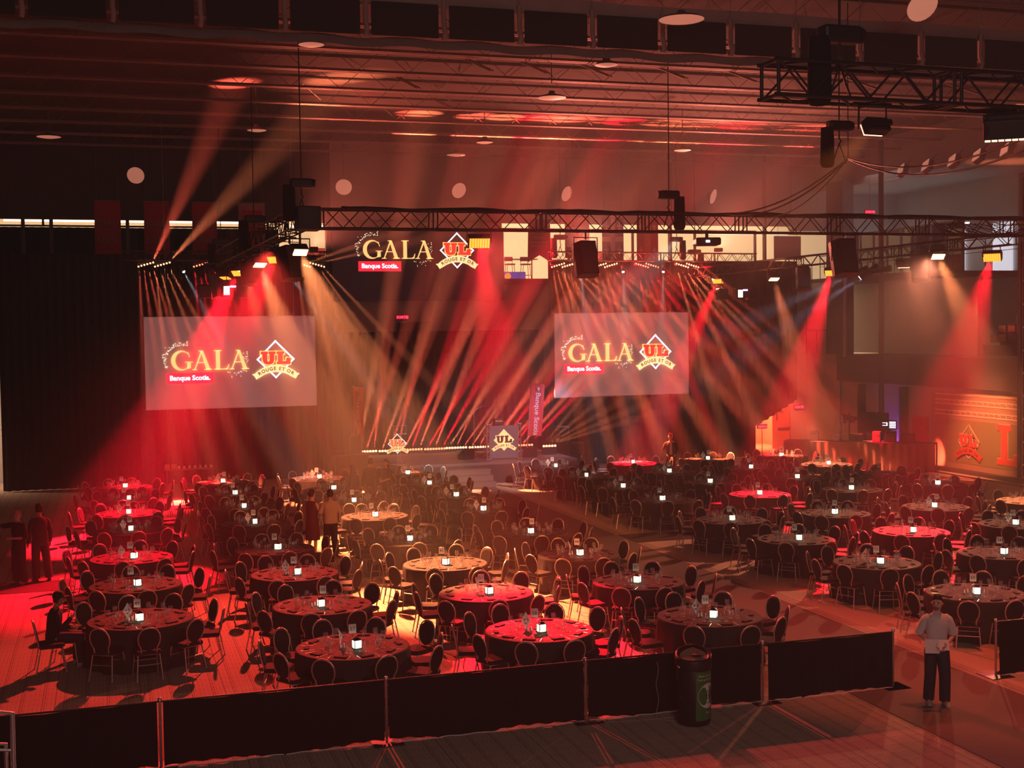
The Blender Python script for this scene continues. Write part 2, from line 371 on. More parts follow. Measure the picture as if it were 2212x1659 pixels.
# upper bleacher with rows of folding seats
bt = MB()
for k in range(5): bt.box((WX+2.6+k*.85, 30, 4.5), (WX+7.1, 45.4, 4.9+.42*k+.01))
struct(bt, 'trim_3', M['walldark'])
M['seat'] = mat('tip_seat', (.16, .05, .045), .5)
seat_me = MB().bbox((-.05, -.22, .12), (.42, .22, .46), .04).bbox((.36, -.22, .12), (.46, .22, .82), .04).mesh('bleacher_seat'); seat_me.materials.append(M['seat'])
nn = 0
for k in range(4):
    for j in range(14):
        o = bpy.data.objects.new('bleacher_seat', seat_me); C.objects.link(o); o.location = (WX+2.75+k*.85, 37.6 + j*.56, 4.91+.42*k)
        tag(o, 'dark red tip-up seat, %s from gallery end, %s bleacher row from bottom' % (ORD[13-j], ORD[k]), 'seat', 'upper bleacher seats')
# roof joists
M['joist'] = mat('joist_flange', (.32, .25, .23), .6, .1)
tb = lambda mb, y, z: mb.box((-15.9, y-.13, z), (43.9, y-.03, z+.07)).box((-15.9, y+.03, z), (43.9, y+.13, z+.07))
jy = 56.2; n = 4
while jy > 8:
    j = MB(); tb(j, jy, 13.2)
    xx = -15.5; up = 0
    while xx < 43:
        j.cyl((xx, jy, 13.25 if not up else 13.88), (xx+.75, jy, 13.88 if not up else 13.25), .009, 4, cap=False); xx += .75; up = 1-up
    struct(j, 'trim_%d' % n, M['joist']); n += 1; jy -= 2.77
# big lattice girders along the hall
for gx in (-9.5, 36):
    g = MB()
    for dx in (-.22, .22):
        g.box((gx+dx-.05, -2, 13.05), (gx+dx+.05, 56.5, 13.15))
    struct(g, 'trim_%d' % n, M['steel']); n += 1
# bracing bars under the deck
br = MB()
for (x0, y0) in ((9.6, 34.6), (11.2, 34.6), (13.0, 34.6), (15.2, 34.4), (17.4, 34.4), (8.3, 37.5), (10.1, 40.6), (21.5, 34.6), (25, 34.6)):
    br.cyl((x0, y0, 13.25), (x0+.35, y0-1.1, 12.75), .02, 5).cyl((x0+.1, y0, 13.25), (x0+.45, y0-1.1, 12.75), .02, 5)
struct(br, 'trim_%d' % n, M['steel']); n += 1
# row of dark acoustic panels hung between two draped fabric bands
M['band'] = mat('fabric_band', (.52, .40, .37), .8, noise=.2, scale=2)
M['panel'] = mat('acoustic_panel', (.045, .035, .035), .95)
PY = 27.6
bd = MB()
bd.grid(lambda u, v: (-14+44*u, PY+.05+.03*sin(u*90), 12.86+.34*v+.02*sin(u*60)), 200, 1)
solo(bd, 'fabric_band', M['band'], 'long pale fabric band along the top of the hanging acoustic panels', 'fabric')
bd = MB()
bd.grid(lambda u, v: (-14+44*u, PY+.12+.30*v+.05*sin(u*75), 11.95+.30*sin(pi*v)*.1+.26*v+.05*sin(u*pi*24.9)**2), 300, 4)
solo(bd, 'fabric_band', M['band'], 'long sagging pale fabric band along the bottom of the hanging acoustic panels', 'fabric')
for k in range(24):
    px_ = -12.6 + 1.72*k
    solo(MB().bbox((px_-.74, PY-.03, 12.18), (px_+.74, PY+.03, 12.90), .02), 'acoustic_panel', M['panel'],
         'dark rectangular acoustic panel, %s from the left of the hanging row' % ORD[k], 'acoustic panel', 'hanging acoustic panels')
    if k: solo(MB().cyl((px_-.86, PY, 12.9), (px_-.86, PY, 13.9), .01, 4).tube([(px_-.86, PY, 13.0), (px_-.86, PY, 12.45), (px_-.84, PY-.05, 12.3), (px_-.86, PY, 12.15)], .065, 4), 'hanging_strap', M['band'],
         'short pale strap just left of the %s acoustic panel' % ORD[k], 'strap', 'straps between the acoustic panels')
# pendant high-bay lamps
M['paleglow'] = mat('pale_glow', (.75, .62, .58), .5, emit=(1, .35, .22), es=.24)
def pendant(x, y, z, r, label, tilt=0):
    t = thing('pendant_lamp', label, 'ceiling lamp', (x, y, z), 0, 'high-bay ceiling lamps')
    MB().lathe([(0, .22), (.08, .2), (.1, .12), (r*.8, .06), (r, 0)], 20).cyl((0, 0, .4), (0, 0, 13.9-z), .015, 5).build('housing', M['steel'], t)
    MB().lathe([(r*.97, 0.005), (r*.5, -.03), (0, -.04)], 20).build('diffuser', M['paleglow'], t)
for x, y, r, l in [(4.65, 29.9, .3, 'over the left tables, nearest the fabric band'), (12.28, 35.16, .42, 'above the middle of the front truss'), (12.09, 30.46, .3, 'just behind the row of acoustic panels'),
    (4.85, 42.95, .32, 'over the back of the left block'), (-1.63, 45.8, .4, 'at the far left of the roof'), (12.72, 47.4, .36, 'above the stage front'), (12.87, 44.04, .3, 'on the centre line before the stage'),
    (20.67, 44.5, .32, 'over the back of the right block'), (11.89, 25.6, .5, 'hanging largest by the acoustic panels')]:
    pendant(x, y, 12.4, r, 'round pale high-bay lamp %s' % l)
for i, (x, y, l) in enumerate([(16.26, 23.3, 'big round tilted speaker disc in the top right of the roof'), (1.3, 54, 'round tilted pale disc at the far left of the back wall top'), (9.63, 54, 'round tilted pale disc above the left end of the front truss'),
    (14.6, 54, 'round tilted pale disc above the video screen'), (19.5, 54, 'round tilted pale disc above the lounge windows'), (26.6, 54, 'round tilted pale disc right of the tall chain hoist')]):
    z = 12.4 if i == 0 else [0, 12.15, 11.85, 11.8, 11.75, 11.75][i]
    t = thing('ceiling_disc', l, 'ceiling speaker', (x, y, z), 0, 'round tilted roof discs')
    mm = Matrix.Rotation(radians(-66 if i else -50), 4, 'X') @ Matrix.Rotation(radians((0, 12, 10, -14, -30, -40)[i]), 4, 'Y')
    mm = Matrix.Rotation(radians((0, 0, 0, 0, 0, 0)[i]), 4, 'Z') @ mm
    MB().lathe([(0, .25), (.2, .25), (.33, .05), (.34, 0)], 20, m=mm).cyl((0, 0, .1), (0, 0, 13.9-z), .012, 5).build('housing', M['steel'], t)
    MB().lathe([(.34, 0), (.2, -.03), (0, -.03)], 20, m=mm).build('grille', M['paleglow'], t)  # speaker grille given a faint glow of its own to show up
# flood lamps on the right wall head
for i, (y, z) in enumerate([(46.6, 12.15), (44.9, 12.12), (43.2, 12.1), (41.7, 12.1), (40.1, 12.1)]):
    t = thing('wall_floodlight', 'square tilted floodlight high on the right wall, %s from the stage end' % ORD[i], 'floodlight', (31.6, y, z), 0, 'floodlights high on the right wall')
    mm = Matrix.Rotation(radians(-18), 4, 'X') @ Matrix.Rotation(radians(25), 4, 'Y')
    MB().bbox((-.12, -.24, -.22), (.12, .24, .22), .03, mm).build('housing', M['steel'], t)
    MB().box((-.16, -.21, -.2), (-.13, .21, .2), mm).build('lens', M['paleglow'], t)
    MB().cyl((.05, 0, .15), (.4, 0, .5), .02, 6).build('bracket', M['steel'], t)

# ------------------------------------------------------------ big curtains
def curtain(name, x0, x1, z1, label, y=CUR_Y, cut=None, per=.32, amp=.09, tall=0):
    w = x1-x0; nu = int(w/per*8)
    def fn(u, v):
        X = x0 + w*u; zb = .03
        if cut: zb = cut(X)
        return (X, y + amp*sin(2*pi*X/per)*(.55+.45*(1-v)) + .05*sin(X*1.7), zb + (z1-zb)*v)
    return solo(MB().grid(fn, nu, 4), name, M['drape'], label, 'curtain')
curtain('stage_curtain', -3.80, 8.75, 8.9, 'tall black curtain behind the left projection screen')
curtain('stage_curtain', 8.7, 17.85, 5.8, 'lower black curtain closing the back of the stage', CUR_Y+.9)
curtain('stage_curtain', 17.8, 27.4, 8.7, 'tall black curtain behind the right projection screen')
curtain('stage_curtain', 27.4, 29.6, 8.7, 'black curtain end pulled aside from the lit doorway', cut=lambda X: 1.3 + (X-27.4)*.55 if X > 27.55 else .03)
# ------------------------------------------------------------ trusses
def truss(name, a, b, w, label, sec, bays, r=.025, ends=True):
    a, b = Vector(a), Vector(b); d = b-a; Ln = d.length; d.normalize()
    side = Vector((-d.y, d.x, 0)).normalized(); up = side.cross(d)*-1
    if up.z < 0: up = -up
    t = thing(name, label, 'truss', a); h = w/2
    cs = [(-h, -h), (h, -h), (h, h), (-h, h)]
    P_ = lambda s_, c: side*c[0] + up*c[1] + d*s_
    for c in cs: MB().cyl(P_(0, c), P_(Ln, c), r, 8).build('chord', M['truss'], t)
    lc = MB(); s0 = 0; k = 0
    while s0 < Ln-.01:
        s1 = min(s0+sec, Ln); n = max(1, round(bays*(s1-s0)/sec)); st = (s1-s0-.16)/n
        for f in range(4):
            c0, c1 = cs[f], cs[(f+1) % 4]
            lc.cyl(P_(s0+.06, c0), P_(s0+.06, c1), r*.9, 6, cap=False); lc.cyl(P_(s1-.06, c0), P_(s1-.06, c1), r*.9, 6, cap=False)
            for i in range(n):
                p, q = s0+.08+st*i, s0+.08+st*(i+1)
                x0, x1 = (c0, c1) if i % 2 == 0 else (c1, c0)
                lc.cyl(P_(p, x0), P_(q, x1), r*.6, 5, cap=False)
        s0 = s1
    lc.build('lacing', M['truss'], t); return t
def corner(x, y, z, w, parent_t):
    a = Vector((x, y, z)) - Vector(parent_t.location); h = w/2+.06; m = MB()
    m.bbox(a-Vector((h, h, h)), a+Vector((h, h, h)), .03); m.build('corner_block', M['black'], parent_t)
tf = truss('lighting_truss', (5.42, 34, TRIM), (29.6, 34, TRIM), .50, 'long black box truss crossing the hall in front of the stage', 3.05, 6)
corner(5.1, 34, TRIM, .5, tf)
corner(29.6, 34, TRIM, .5, tf)
truss('lighting_truss', (4.9, 34.35, TRIM), (4.05, 48.9, 8.5), .50, 'black box truss running back from the left corner of the front truss', 3.05, 6)
truss('lighting_truss', (27.51, 34.6, 8.5), (23.86, 50.3, 8.12), .36, 'black box truss running back along the right side of the hall', 2.44, 6, .022)
truss('lighting_truss', (17.0, 49.3, TRIM-.05), (26.2, 49.3, TRIM-.1), .34, 'slim truss near the back curtain over the right screen', 2.44, 8, .02)
truss('lighting_truss', (.6, 49.3, TRIM-.1), (8.4, 49.3, TRIM-.1), .34, 'slim truss near the back curtain over the left screen', 2.44, 8, .02)
truss('lighting_truss', (9.15, 16.85, 9.4), (16.8, 16.85, 9.35), .50, 'nearest black box truss with a free end at the upper right', 3.05, 6, .03)

def hoist(x, y, z, label, s=1.0, up=True, bag=True, ang=0):
    """chain hoist: motor body, hook and slings below, load chain above, canvas chain bag at its side"""
    t = thing('chain_hoist', label, 'chain hoist', (x, y, z), ang, 'chain hoists carrying the trusses')
    MB().bbox((-.30*s, -.13*s, -.12*s), (.30*s, .13*s, .12*s), .05*s).cyl((.3*s, 0, 0), (.36*s, 0, 0), .11*s, 10).build('motor_body', M['black'], t)
    MB().cyl((0, 0, .1*s), (0, 0, 13.5-z), .016, 5).build('chain', M['blackmetal'], t)
    MB().tube([(0, 0, -.12*s), (0, 0, -.3*s), (.05*s, 0, -.36*s), (0, 0, -.42*s)], .02*s, 6).tube([(0, 0, -.42*s), (-.12*s, .1*s, -.9*s)], .018*s, 5).tube([(0, 0, -.42*s), (.12*s, -.1*s, -.9*s)], .018*s, 5).build('hook', M['blackmetal'], t)
    if bag:
        MB().lathe([(.15*s, -.05*s), (.16*s, -.4*s), (.17*s, -.9*s), (.13*s, -.98*s), (0, -1.0*s)], 10, (-.32*s, 0, 0)).build('chain_bag', M['drape'], t)
hoist(4.95, 34, 9.72, 'chain hoist with hanging bag above the left corner of the front truss')
hoist(15.36, 34, 9.6, 'chain hoist with hanging bag above the middle of the front truss', ang=pi)
hoist(4.49, 41.1, 9.38, 'chain hoist over the middle of the left side truss')
hoist(4.08, 48.3, 9.15, 'chain hoist over the far end of the left side truss')
hoist(17.5, 49.3, 9.5, 'chain hoist over the back truss beside the lounge stools', .85)
hoist(22.6, 49.3, 9.45, 'chain hoist over the back truss seen under the projector', .85, ang=pi)
hoist(23.9, 50.3, 9.0, 'chain hoist over the far end of the right truss', .85, ang=pi)
hoist(10.35, 16.85, 10.1, 'big black chain hoist with a long bag over the nearest truss', 1.05)
hoist(15.95, 26.0, 10.35, 'distant dark hoist and chain bag seen just below the nearest truss', .95)

# stage fixtures ---------------------------------------------------------------
M['lens_red'] = mat('lens_red', (1, .2, .1), .5, emit=(1, .22, .02), es=2.0)
M['lens_amb'] = mat('lens_amber', (1, .7, .3), .5, emit=(1, .62, .30), es=2.2)
M['lens_wht'] = mat('lens_white', (1, 1, 1), .5, emit=(.9, .95, 1), es=25)
def hang_z(x, y):
    if abs(y-34) < .32: return TRIM-.25
    if y < 20: return 9.13
    if x < 6: return 8.8-.30*(y-34.35)/14.55-.25
    return 8.5-.38*(y-34.6)/15.7-.18
def clamp(mb, x, y, z, z0):
    h = hang_z(x, y)-z
    mb.cyl((0, 0, z0), (0, 0, max(h, z0+.05)), .025, 6).cyl((-.32, 0, h), (.32, 0, h), .02, 6).cyl((0, -.32, h), (0, .32, h), .02, 6); return mb
def fixture(loc, target, lens, label, w=.5, d=.22, col=RED, power=0, deg=18, blend=.4, yoke_up=.35, slats=True):
    """LED wash light: flat head aimed at its target, yoke and clamp"""
    t = thing('wash_light', label, 'stage light', loc, 0, 'wash lights on the trusses')
    dr = (Vector(target)-Vector(loc)).normalized(); q = dr.to_track_quat('-Z', 'Y').to_matrix().to_4x4()
    MB().bbox((-w/2, -w/2*.55, 0), (w/2, w/2*.55, d), .03, q).box((-w/2, -w*.1, d), (w/2, w*.1, d+.05), q).build('head', M['black'], t)
    ln = MB(); k = 8
    for i in range(k):
        x = -w/2+.03+(w-.06)*i/k; ln.box((x, -w/2*.45, -.03), (x+(w-.06)/k*.8, w/2*.45, -.001), q)
    ln.build('lens', lens, t)
    clamp(MB().tube([(-w/2-.03, 0, 0), (-w/2-.03, 0, yoke_up), (w/2+.03, 0, yoke_up), (w/2+.03, 0, 0)], .02, 6), loc[0], loc[1], loc[2], yoke_up).build('yoke', M['blackmetal'], t)
    if power: lamp('SPOT', Vector(loc)+dr*.05, col, power, target, deg, blend, .10, t)
    return t
T = lambda r, c: (UC[c], VR[r], .76)
UC = [.47, 3.70, 6.92, 10.08, 15.61, 18.76, 21.90, 25.03]
VR = [45.0, 41.65, 38.36, 35.06, 30.74, 27.37, 24.02, 20.69]
PW = 1.35
fixture((24.2, 48.8, 7.71), (18.9, 44.8, .8), M['lens_red'], 'red wash light at the far end of the right truss', .5, col=RED, power=56000*PW, deg=13)
fixture((24.98, 45.47, 7.66), (25.0, 41.6, .8), M['lens_amb'], 'amber wash light at the far part of the right truss', .45, col=AMB, power=16000*PW, deg=18)
fixture((25.7, 42.47, 7.76), (18.9, 35.1, .8), M['lens_red'], 'red wash light at the middle of the right truss', .5, col=RED, power=56000*PW, deg=13)
fixture((26.5, 38.99, 7.88), (31.8, 41.8, 1.6), M['lens_amb'], 'dim amber wash light beside the tilted wedge speaker', .5, col=AMB, power=4500*PW, deg=30, blend=1.0)
lamp('SPOT', (26.6, 37.7, 8.0), (1, .30, .16), 6500, (17.5, 27, 0), 70, 1.0, .12, name='added_fill')  # added wide fill without its own fixture, warming the right block floor
fixture((26.83, 37.58, 8.1), (25.4, 30.4, .8), M['lens_amb'], 'bright amber wash light where the right truss meets the front truss', .5, col=(1, .25, .08), power=20000*PW, deg=20)
fixture((27.32, 35.43, 7.95), (18.9, 27.4, .8), M['lens_red'], 'big red wash light hanging nearest on the right truss', .6, col=RED, power=56000*PW, deg=15)
fixture((9.74, 34, 8.2), (7.6, 22.6, .4), M['lens_red'], 'red wash light hanging under the front truss before the video screen', .62, col=RED, power=46000*PW, deg=15)
fixture((4.72, 37.94, 7.95), (.2, 31.6, .5), M['lens_red'], 'red wash light on the left truss beside the big wedge speaker', .5, col=RED, power=23000*PW, deg=28, blend=.8)
lamp('SPOT', (4.2, 35.2, 8.0), (1, .05, .035), 10500, (1.8, 23, 0), 54, .95, .12, name='added_fill')  # added red fill by the left truss, lifting the dark left floor
fixture((4.28, 44.21, 7.84), (.3, 38.8, .5), M['lens_red'], 'red wash light at the far part of the left truss', .5, col=RED, power=38000*PW, deg=22)
fixture((4.1, 47.0, 7.8), (1.8, 45.2, .0), M['lens_red'], 'red wash light at the far end of the left truss', .45, col=RED, power=20000*PW, deg=34, blend=.8)
fixture((4.35, 43.0, 7.9), (6.6, 44.6, .5), M['lens_amb'], 'amber wash light beyond the middle of the left truss', .45, col=AMB, power=9000*PW, deg=20)
fixture((4.93, 34.3, 7.95), (6.9, 27.3, .5), M['lens_amb'], 'amber wash light near the left corner of the front truss', .45, col=(1, .27, .09), power=30000*PW, deg=26)
fixture((4.55, 40.3, 7.92), (6.6, 35.6, .5), M['lens_amb'], 'amber wash light between the two left side speakers', .45, col=(1, .26, .09), power=22000*PW, deg=22)
fixture((10.93, 16.9, 8.75), (9.6, 30.0, 2.5), M['lens_amb'], 'small tilted wash light under the nearest truss throwing an orange beam', .40, .18, col=(1, .24, .05), power=2500*PW, deg=36)
fixture((13.4, 16.9, 8.72), (15, 19, 0), M['lens_amb'], 'wide wash light under the nearest truss cut by the picture edge', .85, .3, col=ORG, power=500*PW, deg=75)
fixture((28.7, 34, 8.35), (13, 12, 0), M['lens_amb'], 'unseen added fill light on front truss beyond the right edge, shining toward the open floor', .4, .15, col=(1, .12, .09), power=3200*PW, deg=44, blend=.9)  # added fill fixture, kept out of view to light the open floor
lamp('SPOT', (9.74, 33.8, 8.2), (1, .06, .055), 5000, (9.8, 14, 0), 66, .95, .12, name='added_fill')  # extra wide fill added at the red head for the near floor
# ceiling-bound and haze-filling beams
def batten(x, y, z, n, label, down, upt, col, lensm, pw_d, pw_u, deg_d=5.0, tilt=.06):
    t = thing('beam_batten', label, 'stage light', (x, y, z), 0, 'beam battens on the back truss')
    MB().bbox((-.30, -.07, 0), (.30, .07, .12), .02).cyl((-.2, .05, .1), (-.2, .05, .19), .02, 6).cyl((.2, .05, .1), (.2, .05, .19), .02, 6).build('housing', M['black'], t)
    for i in range(n):
        px_ = -.26+.52*i/(n-1); zz = tilt*(i/(n-1)-.5)
        MB().lathe([(0, -.04), (.022, -.035), (.032, -.01), (.025, .02)], 8, (px_, -.09, zz)).build('bulb', lensm, t)
        if down and i < len(down):
            lamp('SPOT', (x-.24+.16*i, y-.10, z-.14), col, pw_d, down[i], deg_d, .6, .03, t)
    for tg, dg, c, p in upt: lamp('SPOT', (x+.25, y-.16, z+.10), c, p, tg, dg, 1.0, .03, t)
M['bulb_r'] = mat('bulb_red', (1, .3, .2), .5, emit=(1, .16, .07), es=2.8)
M['bulb_a'] = mat('bulb_amber', (1, .7, .4), .5, emit=(1, .38, .17), es=3)
def fan(x, dx0, dx1, n=4, y=46.5, z=0): return [(x + dx0 + (dx1-dx0)*i/(n-1), y - .7*i, z) for i in range(n)]
BY_, BZ = 49.25, 8.38
PD = 60000; 
bt_list = [(1.46, fan(1.46, -.1, 2.4), [((4.2, 43, 14), 11, PNK, 42000)], PNK, 'bulb_a', 'leftmost beam batten over the left screen'),
 (2.04, fan(2.04, .3, 4.2), [((7, 42, 13.5), 11, AMB, 36000)], AMB, 'bulb_a', 'second beam batten over the left screen'),
 (3.42, fan(3.42, .1, 2.6), [((8.6, 44, 13.5), 9, RED, 48000)], RED, 'bulb_r', 'third beam batten over the left screen, red'),
 (3.95, fan(3.95, .6, 4.5), [], RED, 'bulb_r', 'fourth beam batten partly hidden by the left side truss'),
 (7.16, fan(7.16, .5, 5.0), [((14.5, 46, 10.9), 9, AMB, 28000)], AMB, 'bulb_a', 'fifth beam batten with amber bulbs before the lounge stairs'),
 (7.70, fan(7.7, 1.0, 7.0), [((17, 45.5, 10.5), 8, AMB, 24000)], AMB, 'bulb_a', 'sixth beam batten with amber bulbs beside the video screen'),
 (17.35, fan(17.35, .3, 3.3), [((25, 46, 8.9), 6, ORG, 10000)], ORG, 'bulb_a', 'first beam batten over the right screen'),
 (17.80, fan(17.8, 1.0, 8.5), [((25.4, 42, .5), 8, AMB, 40000)], AMB, 'bulb_a', 'second beam batten over the right screen'),
 (19.14, fan(19.14, .4, 3.6), [((28, 46, 9.1), 6, ORG, 10000)], ORG, 'bulb_a', 'third beam batten over the right screen'),
 (19.62, fan(19.62, 1.2, 8.5), [((27, 45, .5), 8, ORG, 40000)], ORG, 'bulb_a', 'fourth beam batten over the right screen'),
 (20.99, fan(20.99, .8, 5.5), [((29, 47, 9.3), 6, RED, 10000)], RED, 'bulb_r', 'fifth beam batten over the right screen, red'),
 (21.44, fan(21.44, 2.0, 9.5), [((28, 43, .5), 8, RED, 40000)], RED, 'bulb_r', 'sixth beam batten over the right screen, red'),
 (22.79, fan(22.79, 1.0, 6.5), [((27.5, 38, .5), 8, AMB, 40000)], AMB, 'bulb_a', 'seventh beam batten over the right screen'),
 (23.25, fan(23.25, 2.4, 9.5), [((29.5, 41, .5), 8, PNK, 40000)], PNK, 'bulb_a', 'last beam batten over the right screen')]
for x, dn, up, c, lm, lb in bt_list:
    batten(x, BY_, BZ, 6, 'row of six small bulbs, %s' % lb, dn, up, c, M[lm], PD*(1.4 if x > 10 else .8), 0, tilt=(-.15 if 6 < x < 10 or x > 20.5 else .15))
# fill uplights added to the back truss to tint the haze under the roof
def uplight(x, y, z, tgt, col, power, deg, label):
    t = thing('added_uplight', label, 'stage light', (x, y, z), 0, 'added roof fill lights on the back truss')
    MB().bbox((-.16, -.12, 0), (.16, .12, .16), .03).build('housing', M['black'], t)
    MB().box((-.12, -.08, .161), (.12, .08, .168)).build('lens', M['lens_red'], t)
    lamp('SPOT', (x, y, z+.2), col, power, tgt, deg, .9, .1, t)
uplight(18.3, 49.3, 8.95, (17, 38, 14), (1, .20, .13), 5000, 95, 'small added fill uplight on the back truss at the left end of the right screen')
uplight(24.5, 49.3, 8.95, (24, 40, 14), (1, .22, .15), 5000, 100, 'small added fill uplight on the back truss near the slim window post')
uplight(7.6, 49.3, 8.9, (11, 40, 14), (1, .17, .10), 4500, 80, 'small added fill uplight on the back truss before the stair windows')
# small white profile spots
def profile(x, y, z, tgt, label, power=7000, deg=9):
    t = thing('profile_spot', label, 'stage light', (x, y, z), 0, 'small white profile spots')
    dr = (Vector(tgt)-Vector((x, y, z))).normalized()
    MB().cyl(-dr*.3, (0, 0, 0), .07, 10).cyl((0, 0, 0), (0, 0, .5), .015, 6).cyl((0, -.2, .46), (0, .2, .46), .015, 6).build('barrel', M['black'], t)
    MB().cyl(dr*.005, dr*.02, .045, 10).build('lens', M['lens_wht'], t)
    lamp('SPOT', Vector((x, y, z))+dr*.03, (.8, .9, 1), power, tgt, deg, .6, .03, t)
for x, tx, l in [(2.8, 5.0, 'over the left end of the left screen'), (6.58, 9.6, 'beside the amber battens'), (18.36, 18.0, 'over the left end of the right screen'), (20.21, 19.4, 'over the middle of the right screen'), (21.99, 20.8, 'over the right end of the right screen')]:
    profile(x, 49.3, 8.12, (tx, 47, 3.5), 'tiny bright white spot %s' % l)
# projectors
def projector(x, y, z, tgt, label, power, mount='x'):
    t = thing('projector', label, 'projector', (x, y, z), 0)
    dr = (Vector(tgt)-Vector((x, y, z))).normalized(); q = dr.to_track_quat('-Z', 'Y').to_matrix().to_4x4()
    q = Matrix.Rotation(atan2(-dr.x, dr.y), 4, 'Z')
    MB().bbox((-.36, -.32, -.11), (.36, .32, .11), .05, q).build('body', M['black'], t)
    MB().cyl(q @ Vector((.12, .3, 0)), q @ Vector((.12, .40, 0)), .075, 12).build('lens', M['blackmetal'], t)
    MB().cyl((0, 0, .1), (0, 0, .3), .05, 8).box((-.15, -.15, .24), (.15, .15, .28)).build('mount', M['blackmetal'], t)
    MB().box((-.08, -.335, -.03), (.02, -.325, .02), q).build('status_lamp', M['lens_wht'], t)
    return t
projector(16.53, 34, 8.28, (21, 51, 4.7), 'black projector hanging under the middle of the front truss', 0)
for i, (yy, l, tg) in enumerate([(41.2, 'white beam projector on the right truss, nearer the big wedge speaker', (21.5, 46.3, 5.0)), (40.5, 'white beam projector on the right truss, next to the dark pole', (21.9, 44.5, 4.0)), (39.8, 'dark unlit projector beside the dark pole on the right truss', None)]):
    t = thing('beam_projector', l, 'stage light', (26.1, yy, 7.75), 0)
    dr = (Vector(tg or (20, 50, 6)) - Vector((26.1, yy, 7.75))).normalized()
    MB().cyl(-dr*.35, dr*.35, .12, 12, .10).cyl(dr*.35, dr*.42, .13, 12).build('barrel', M['black'], t)
    MB().tube([(0, -.16, 0), (0, -.16, .3), (0, .16, .3), (0, .16, 0)], .015, 5).merge(clamp(MB(), 26.1, yy, 7.75, .3)).build('yoke', M['blackmetal'], t)
    if tg:
        MB().cyl(dr*.421, dr*.43, .09, 12).build('lens', M['lens_wht'], t)
        lamp('SPOT', Vector((26.1, yy, 7.75))+dr*.45, (.62, .66, 1.0), 6000, tg, 13, 1.0, .05, t)
# moving head clusters hanging low
def movers(x, y, z, label):
    t = thing('moving_head_cluster', label, 'stage light', (x, y, z))
    for k, dx in enumerate((-.75, 0, .55)):
        MB().bbox((dx-.2, -.18, -.22), (dx+.2, .18, .25), .04).cyl((dx, 0, .25), (dx, 0, 1.0), .015, 5).build('head', M['black'], t)
    clamp(MB(), x, y, z, .9).box((-.8, -.02, .95), (.6, .02, 1.0)).build('hanger', M['blackmetal'], t)
    MB().box((-.12, -.2, -.12), (.08, -.185, .18)).build('screen', mat('display', (.8, .8, .8), .4, emit=(1, .8, .75), es=1.6), t)
    MB().box((.1, -.2, .14), (.3, -.185, .2)).build('indicator', mat('indicator', (.4, .3, 1), .4, emit=(.5, .35, 1), es=4), t)
movers(4.1, 46.6, 7.3, 'cluster of black stage heads with a glowing display under the left truss')
movers(24.5, 47.5, 7.12, 'cluster of black stage heads hanging low at the far end of the right truss')

def wedge(x, y, z, rz, label, s=1.0):
    t = thing('hanging_speaker', label, 'speaker', (x, y, z), rz, 'hanging speakers')
    m = Matrix.Rotation(radians(-14), 4, 'X')
    poly = [(-.30, .26), (-.36, .02), (-.26, -.30), (.26, -.30), (.36, .02), (.30, .26)]
    MB().prism([(a*s, c*s) for a, c in poly], -.55*s, .50*s, m).build('cabinet', M['black'], t)
    MB().prism([(a*s*.94, c*s) for a, c in ((-.27, -.31), (.27, -.31), (.27, -.30), (-.27, -.30))], -.5*s, .45*s, m).build('grille', M['walldark'], t)
    MB().tube([(-.4*s, 0, -.1*s), (-.4*s, 0, .66*s), (.4*s, 0, .66*s), (.4*s, 0, -.1*s)], .018, 6).cyl((0, 0, .66*s), (0, 0, .7*s), .02, 6).merge(clamp(MB(), x, y, z, .6*s)).build('yoke', M['blackmetal'], t)
wedge(12.82, 34, 7.78, .1, 'big black wedge speaker hanging under the middle of the front truss', .9)
wedge(21.0, 34, 7.85, .0, 'big dark wedge speaker hanging under the right part of the front truss', 1.0)
wedge(5.0, 36.9, 7.8, .5, 'big black wedge speaker hanging under the left truss near the front corner', .9)
wedge(4.4, 41.9, 7.75, .4, 'smaller black speaker hanging mid-way on the left truss', .72)
wedge(4.0, 48.6, 7.55, .3, 'black speaker hanging beside the stage heads on the left truss', .8)
wedge(25.37, 43.9, 7.62, -.5, 'dark wedge speaker hanging between the red and amber lights of the right truss', .8)
wedge(26.66, 38.3, 7.75, -.6, 'tilted dark wedge speaker hanging beside the dim amber light on the right truss', .85)
def swag(pts, sag, r, label, n=24, name='cable'):
    mb = MB(); P0, P1 = Vector(pts[0]), Vector(pts[1])
    mb.tube([P0.lerp(P1, i/n) - Vector((0, 0, sag*4*(i/n)*(1-i/n))) for i in range(n+1)], r, 5)
    solo(mb, name, M['black'], label, 'cable')
cj = (18.5, 31.0, 9.55)
swag(((17.3, 34, 9.1), (16.8, 27.0, 9.78)), .30, .022, 'upper black cable swooping from the front truss to the roof hoist')
swag(((17.0, 34, 9.1), (16.8, 27.0, 9.76)), .48, .022, 'lower black cable swooping from the front truss to the roof hoist')
swag(((17.6, 34, 9.12), (16.8, 27.0, 9.77)), .62, .012, 'thin loose cable hanging below the two swooping cables')
swag(((16.8, 27.0, 9.78), (13.7, 17.0, 8.72)), .32, .018, 'black cable from the roof hoist toward the nearest truss, upper one')
swag(((16.8, 27.0, 9.76), (13.9, 17.0, 8.62)), .42, .018, 'black cable from the roof hoist toward the nearest truss, lower one')
solo(MB().cyl((16.8, 27, 9.75), (16.8, 27, 13.4), .012, 5), 'wire', M['black'], 'thin wire holding the swooping cables up to the roof', 'wire')
cb = MB()
for k in range(3): cb.tube([(6+.6*i, 34+.12*sin(i*.9+k*2)-.1+k*.1, TRIM+.29+.03*sin(i*1.3+k)) for i in range(39)], .03, 5)
solo(cb, 'cable_bundle', M['black'], 'bundle of black cables lying along the top of the front truss', 'cable')
cb = MB()
